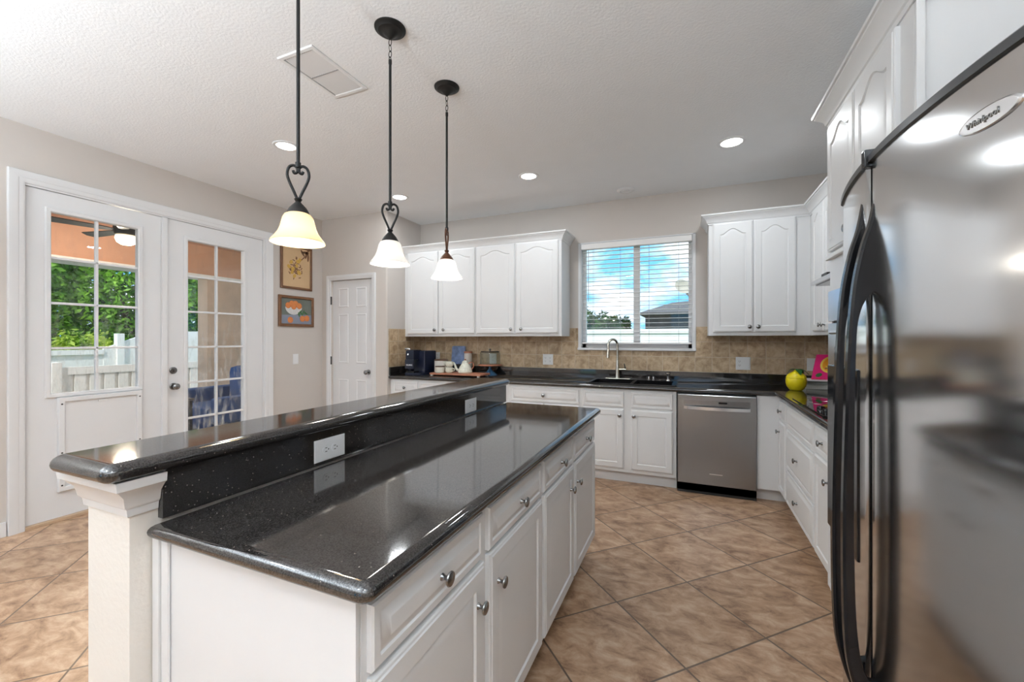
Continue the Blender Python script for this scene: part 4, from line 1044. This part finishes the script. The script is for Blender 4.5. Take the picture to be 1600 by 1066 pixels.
obj('rim_band', lathe(BM(), [(.1055, 1.189), (.1085, 1.192), (.1085, 1.196), (.1035, 1.196)], (cx_, cy_, 0), 36), 'slot', dm)
# plaque leaning on the splash
pq = empty('blue_plaque', (-2.64, 4.5, ZC), 'blue and white plaque leaning behind the mugs', 'plaque')
bm = BM(); Pq = round_poly([(-2.745, 1.02), (-2.555, 1.02), (-2.555, 1.255), (-2.745, 1.255)], .02)
loft(bm, [[(x, 4.500+(z-1.0)*.10+t, z) for x, z in Pq] for t in (0, .008)]); obj('plaque_face', bm, ['blueplaque'], pq)
bm = BM(); loft(bm, [[(-2.70, 4.486+t, ZC), (-2.60, 4.486+t, ZC), (-2.60, 4.502+t, 1.03), (-2.70, 4.502+t, 1.03)] for t in (0, .012)]); obj('easel', bm, 'slot', pq)
jr = empty('glass_jar', (-2.48, 4.46, ZC), 'tall jar with reddish wooden lid behind the teapot', 'jar')
obj('jar_body', lathe(BM(), [(0, ZC), (.046, ZC), (.048, ZC+.01), (.048, 1.16), (.044, 1.17), (0, 1.17)], (-2.48, 4.46, 0), 24), 'crock', jr)
obj('lid', lathe(BM(), [(0, 1.171), (.052, 1.171), (.052, 1.192), (0, 1.193)], (-2.48, 4.46, 0), 24), 'wood', jr)
# right: lemon jar, tray, book
lx, ly = .815, 4.12
lm = empty('lemon_jar', (lx, ly, ZC), 'yellow lemon-shaped ceramic jar with green leaves by the cooktop', 'jar')
obj('jar_body', lathe(BM(), [(0, ZC), (.040, ZC), (.050, ZC+.006), (.068, ZC+.035), (.0745, ZC+.065), (.0745, ZC+.092), (.071, ZC+.100), (0, ZC+.100)], (lx, ly, 0), 36), 'yellow', lm)
ld_ = obj('lid', lathe(BM(), [(.072, ZC+.1005), (.073, ZC+.105), (.068, ZC+.118), (.056, ZC+.134), (.035, ZC+.150), (.018, ZC+.160), (.008, ZC+.172), (0, ZC+.173)], (lx, ly, 0), 36), 'yellow', lm)
def leaf3(a, L, wd, z0, droop):
    bm = BM(); rows = 7; top = []; bot = []
    for k in range(rows):
        t = k/(rows-1); ww = wd*math.sin(PI*min(1, max(.03, t*.97)))+.0012
        r = .004+L*t; z = z0+.016*math.sin(PI*t*.7)-droop*t*t
        ca, sa = math.cos(a), math.sin(a)
        for lst, dz in ((top, .0016), (bot, -.0016)):
            lst.append([(lx+r*ca-s*ww*sa, ly+r*sa+s*ww*ca, z+dz+(-.004*(1-abs(s)))) for s in (-1, 0, 1)])
    for g_ in (top, bot):
        R = [[bm.verts.new(p) for p in r] for r in g_]
        for x, y in zip(R, R[1:]):
            for i in range(2): bm.faces.new((x[i], x[i+1], y[i+1], y[i]))
    return bm
for (a, L) in ((-.25, .082), (.7, .07), (3.0, .060), (-1.2, .055)): obj('leaf', leaf3(a, L, .026, ZC+.172, .05), 'leafgreen', ld_)
tr = empty('tray_stand', (1.02, 4.33, ZC), 'grey glass and white cookbook stand in the right corner', 'stand')
prism(bm := BM(), [(4.27, ZC), (4.45, ZC), (4.45, .982), (4.30, .982)], lambda u, v, t: Vector((t, u, v)), .915, 1.20); obj('base_block', bm, 'stone', tr)
obj('shelf', B((.895, 4.24, .983), (1.22, 4.45, .994), .003), 'plate', tr)
bm = BM(); prism(bm, [(4.262, .9555), (4.27, .9555), (4.285, .982), (4.277, .982)], lambda u, v, t: Vector((t, u, v)), .925, 1.195); obj('glass_band', bm, 'greyglass', tr)
cb = empty('cookbook', (1.06, 4.36, .9945), 'hot pink cookbook with a pasta plate on its cover, leaning', 'book')
FBk = lambda u, v, n: Vector((.962+u*math.cos(.15)*1.0+v*.24, 4.30+v*.30-n, .995+v*.95))
bm = BM(); P = [(0, 0), (.235, 0), (.235, .222), (0, .222)]
loft(bm, [[FBk(a, b, n) for a, b in P] for n in (-.018, 0)])
disc(bm, FBk, .115, .135, .075, .075, 0, .0012, 1, 0, 28); disc(bm, FBk, .115, .135, .060, .060, .001, .0018, 2, 0, 28)
rnd = random.Random(5)
for k in range(16):
    a = rnd.uniform(0, 6.28); r = rnd.uniform(0, .045); disc(bm, FBk, .115+r*math.cos(a), .135+r*math.sin(a), .016, .006, .0018, .0028, [1, 5, 3, 6][k % 4], rnd.uniform(0, 3))
disc(bm, FBk, .045, .040, .024, .017, 0, .0016, 3, .4); disc(bm, FBk, .17, .035, .04, .010, 0, .0016, 1, -.6)
for k in range(9): disc(bm, FBk, .01+.027*k, .006, .010, .003, 0, .0014, 4, .3)
obj('cover', bm, ['pink', 'yprint', 'orange', 'leafgreen', 'redprint', 'slot', 'stem'], cb)
obj('pages', loft(BM(), [[FBk(a, b, n) for a, b in [(.004, .003), (.231, .003), (.231, .218), (.004, .218)]] for n in (-.030, -.0185)]), 'plate', cb)

# ------------------------------------------------------------------ outdoors: covered patio to the left
struct('ground', B((-40, -12, -.3), (30, 50, -.16)), 'lawn')
struct('patio_slab', B((-8.1, -3, -.16), (-4.46, 9, -.03)), 'slab')
struct('patio_ceiling', B((-8.1, -3, 2.90), (-4.46, 9, 3.0)), 'peach')
bm = BM(); box(bm, (-7.9, -3, 2.42), (-7.5, 9, 2.90)); struct('patio_beam', bm, 'peach')
struct('trim_8', B((-7.93, -3, 2.375), (-7.47, 9, 2.42)), 'vinyl')
struct('patio_column', B((-7.74, 4.456, -.03), (-7.48, 5.03, 2.375)), 'beigestucco')
struct('roof', B((-4.6, -3.7, 3.0), (1.5, 4.9, 3.1)), 'roof')
fn = empty('ceiling_fan', (-6, 2.69, 2.9), 'dark patio ceiling fan with lit bowl, outside the french doors', 'ceiling fan')
obj('downrod', tube(BM(), [(-6, 2.69, 2.9), (-6, 2.69, 2.66)], .014, 10), 'bronze', fn)
obj('motor', lathe(BM(), [(0, 2.68), (.05, 2.68), (.11, 2.65), (.12, 2.59), (.10, 2.54), (0, 2.53)], (-6, 2.69, 0), 24), 'bronze', fn)
obj('light_bowl', lathe(BM(), [(.095, 2.53), (.10, 2.50), (.085, 2.46), (.05, 2.435), (0, 2.425)], (-6, 2.69, 0), 24), 'fanlit', fn)
for k in range(5):
    a = 2*PI*k/5-1.75; ca, sa = math.cos(a), math.sin(a)
    P = [(.10, -.025), (.2, -.05), (.62, -.07), (.66, 0), (.62, .07), (.2, .05), (.10, .025)]
    obj('blade', loft(BM(), [[(-6+u*ca-v*sa, 2.69+u*sa+v*ca, 2.585+v*.18+t) for u, v in P] for t in (0, .008)]), 'bronze', fn)
def lounge():
    r = empty('patio_chair', (-5.8, 3.75, -.03), 'deep blue cushioned patio chair outside the right french door', 'chair')
    obj('frame', B((-6.15, 3.15, .05), (-5.35, 4.25, .22), .02), 'slot', r)
    obj('seat_cushion', B((-6.1, 3.2, .22), (-5.4, 3.95, .50), .06), 'bluecush', r)
    obj('backrest', B((-6.1, 3.90, .25), (-5.4, 4.20, .96), .09), 'bluecush', r)
    obj('armrest', B((-6.25, 3.25, .30), (-6.08, 4.15, .68), .05), 'bluecush', r)
    obj('armrest', B((-5.42, 3.25, .30), (-5.27, 4.15, .62), .05), 'bluecush', r)
    for x in (-6.1, -5.42):
        for y in (3.2, 4.15): obj('leg', B((x-.02, y-.02, -.03), (x+.02, y+.02, .06)), 'slot', r)
lounge()
fl_ = bpy.data.lights.new('fan_light', 'POINT'); fl_.energy = 60; fl_.shadow_soft_size = .1; fl_.color = (1, .88, .7)
flo = bpy.data.objects.new('lamp_light', fl_); COL.objects.link(flo); flo.parent = fn; flo.location = (0, 0, -.55)
tbx = empty('side_table', (-5.75, 2.95, -.03), 'small grey patio side table left of the blue chair', 'table')
obj('table_top', B((-6.0, 2.75, .60), (-5.5, 3.13, .63), .005), 'housewall', tbx)
for x in (-5.97, -5.53):
    for y in (2.78, 3.10): obj('leg', B((x-.015, y-.015, -.03), (x+.015, y+.015, .60)), 'slot', tbx)
# fences
f1 = empty('vinyl_fence', (-9, 3.5, -.16), 'low white vinyl fence with vertical grooves, nearest the patio', 'fence')
bm = BM(); box(bm, (-9.02, -2, .78), (-8.96, 8.5, .90)); box(bm, (-9.02, -2, -.1), (-8.96, 8.5, .0)); obj('rail', bm, 'vinyl', f1)
bm = BM()
y = -2
while y < 8.4:
    box(bm, (-9.0, y, -.05), (-8.97, y+.13, .79)); y += .185
box(bm, (-9.03, -2, -.05), (-9.005, 8.5, .79)); obj('boards', bm, 'vinyl', f1)
for y in (-1.1, 1.0, 3.15, 5.3, 7.4): obj('post', B((-9.06, y-.06, -.16), (-8.93, y+.06, .98), .01), 'vinyl', f1)
f2 = empty('vinyl_fence', (-10.4, 4, -.16), 'tall solid white vinyl fence behind the low one', 'fence')
obj('boards', B((-10.42, -3, -.16), (-10.38, 4.3, 1.12)), 'vinyl', f2)
bm = BM(); box(bm, (-10.44, -3, 1.05), (-10.35, 4.3, 1.14)); obj('rail', bm, 'vinyl', f2)
bm = BM(); pl = [(4.3, -.16), (9.5, -.16), (9.5, 1.58), (5.1, 1.50), (4.3, 1.16)]; loft(bm, [[(x, y, z) for y, z in pl] for x in (-10.42, -10.37)]); obj('stepped_panel', bm, 'vinyl', f2)
for y, z in ((4.55, 1.45), (6.6, 1.66)): obj('post', B((-10.46, y-.06, -.16), (-10.33, y+.06, z), .01), 'vinyl', f2)
# trees
def foliage(c, s, n, size, rnd):
    bm = BM(); c = Vector(c)
    for k in range(n):
        u = Vector((rnd.gauss(0, 1), rnd.gauss(0, 1), rnd.gauss(0, 1))).normalized()*(rnd.uniform(.35, 1)**.5)
        lump = 1+.18*math.sin(u.x*7+c.x)+.15*math.sin(u.y*9+c.y)
        p = c+Vector((u.x*s[0], u.y*s[1], u.z*s[2]))*lump
        a = Vector((rnd.gauss(0, 1), rnd.gauss(0, 1), rnd.gauss(0, .7))).normalized(); b = a.cross(Vector((rnd.gauss(0, 1), rnd.gauss(0, 1), rnd.gauss(0, 1)))).normalized()
        L = size*rnd.uniform(.7, 1.3); W = L*.42
        vs = [bm.verts.new(p+q_) for q_ in (-a*L*.5, b*W*.5+a*.0, a*L*.5, -b*W*.5)]
        bm.faces.new(vs)
    return bm
def tree(name, c, s, n, size, mat, label, seed, cat='tree', ground=-.16):
    rnd = random.Random(seed); r = empty(name, (c[0], c[1], ground), label, cat)
    obj('crown', foliage(c, s, n, size, rnd), mat, r)
    bm = BM(); tube(bm, [(c[0], c[1], ground), (c[0]+.05, c[1], c[2]*.4), (c[0], c[1]+.05, c[2]+.3*s[2])], [.05*s[0]+.03, .04*s[0]+.02, .02], 8)
    for k in range(5):
        a = 1.3*k; tube(bm, [(c[0], c[1], c[2]*.5), (c[0]+.5*s[0]*math.cos(a), c[1]+.5*s[1]*math.sin(a), c[2]+.2*s[2])], [.03*s[0], .01], 6)
    obj('trunk', bm, 'bark', r)
tree('broadleaf_tree', (-13.5, 3.6, 2.6), (1.6, 1.7, 2.2), 15000, .15, 'leaf', 'bright green tree behind the fence, leftmost in the left door glass', 1)
tree('broadleaf_tree', (-13.0, 6.0, 2.9), (1.6, 1.7, 2.4), 15000, .15, 'leaf', 'bright green tree behind the fence, right part of the left door glass', 2)
tree('broadleaf_tree', (-12.6, 8.4, 2.6), (1.6, 1.6, 2.3), 11000, .15, 'leaf', 'green tree seen beside the patio column in the right door', 3)
tree('broadleaf_tree', (-16.5, 4.8, 2.0), (1.8, 4.0, 2.6), 8000, .3, 'leafd', 'darker green tree farther behind the bright trees', 4)
tree('shrub', (-11.3, 4.35, 1.05), (.45, .62, .42), 1500, .12, 'leafy', 'yellow-green shrub peeking over the white fence', 5, 'shrub')
tree('shrub', (-11.6, 3.15, 1.10), (.4, .45, .4), 1300, .12, 'leaf', 'small green shrub left of the yellow-green one', 6, 'shrub')

# outdoors: beyond the kitchen window
f3 = empty('vinyl_fence', (-1, 12, -.16), 'white vinyl fence seen through the kitchen window', 'fence')
obj('boards', B((-9, 12.0, -.16), (6, 12.05, 1.50)), 'vinyl', f3); obj('rail', B((-9, 11.96, 1.50), (6, 12.08, 1.62)), 'vinyl', f3)
for i, (x, y, z, s, sd_i, lab) in enumerate(((-5.3, 17, 1.35, 1.0, 11, 'dark bushy tree beyond the fence, leftmost in the kitchen window'), (-3.9, 17.5, 1.55, 1.0, 12, 'dark bushy tree beyond the fence, second in the kitchen window'), (-2.6, 15, 1.45, .75, 13, 'dark bushy tree beyond the fence, just left of the window mullion'))):
    tree('distant_tree', (x, y, z), (s, s, s*.95), 2600, .2, 'leafd', lab, sd_i)
nh = empty('neighbour_house', (1.5, 16, -.16), 'dark roofed neighbouring house in the right half of the window', 'house')
obj('walls', B((-1.5, 16, -.16), (6, 22, 2.3)), 'housewall', nh)
bm = BM(); loft(bm, [[(-1.65, 15.4, 2.2), (6.5, 15.4, 2.2), (6.5, 22.5, 2.2), (-1.65, 22.5, 2.2)], [(-1.65, 15.4, 2.28), (6.5, 15.4, 2.28), (6.5, 22.5, 2.28), (-1.65, 22.5, 2.28)], [(-.6, 16.6, 2.70), (4, 17.6, 3.1), (4, 19, 3.1), (-.6, 19, 2.70)]]); obj('roof', bm, 'roof', nh)
sdh = empty('satellite_dish', (-.07, 11.9, 2.2), 'weathered satellite dish on a bent arm outside the window', 'satellite dish')
obj('mast', tube(BM(), [(.20, 12.14, -.16), (.20, 12.14, 2.25), (.05, 12.1, 2.42), (-.12, 12.06, 2.62)], .025, 8), 'slot', sdh)
bm = lathe(BM(), [(0, .0), (.08, .012), (.16, .045), (.22, .09), (.225, .095), (.21, .092), (.15, .055), (.08, .022), (0, .012)], (0, 0, 0), 26)
bmesh.ops.rotate(bm, verts=bm.verts, cent=(0, 0, 0), matrix=Matrix.Rotation(math.radians(60), 3, 'X') @ Matrix.Rotation(math.radians(25), 3, 'Y')); bmesh.ops.translate(bm, verts=bm.verts, vec=(-.2, 12.06, 2.70)); obj('reflector', bm, 'dish', sdh)
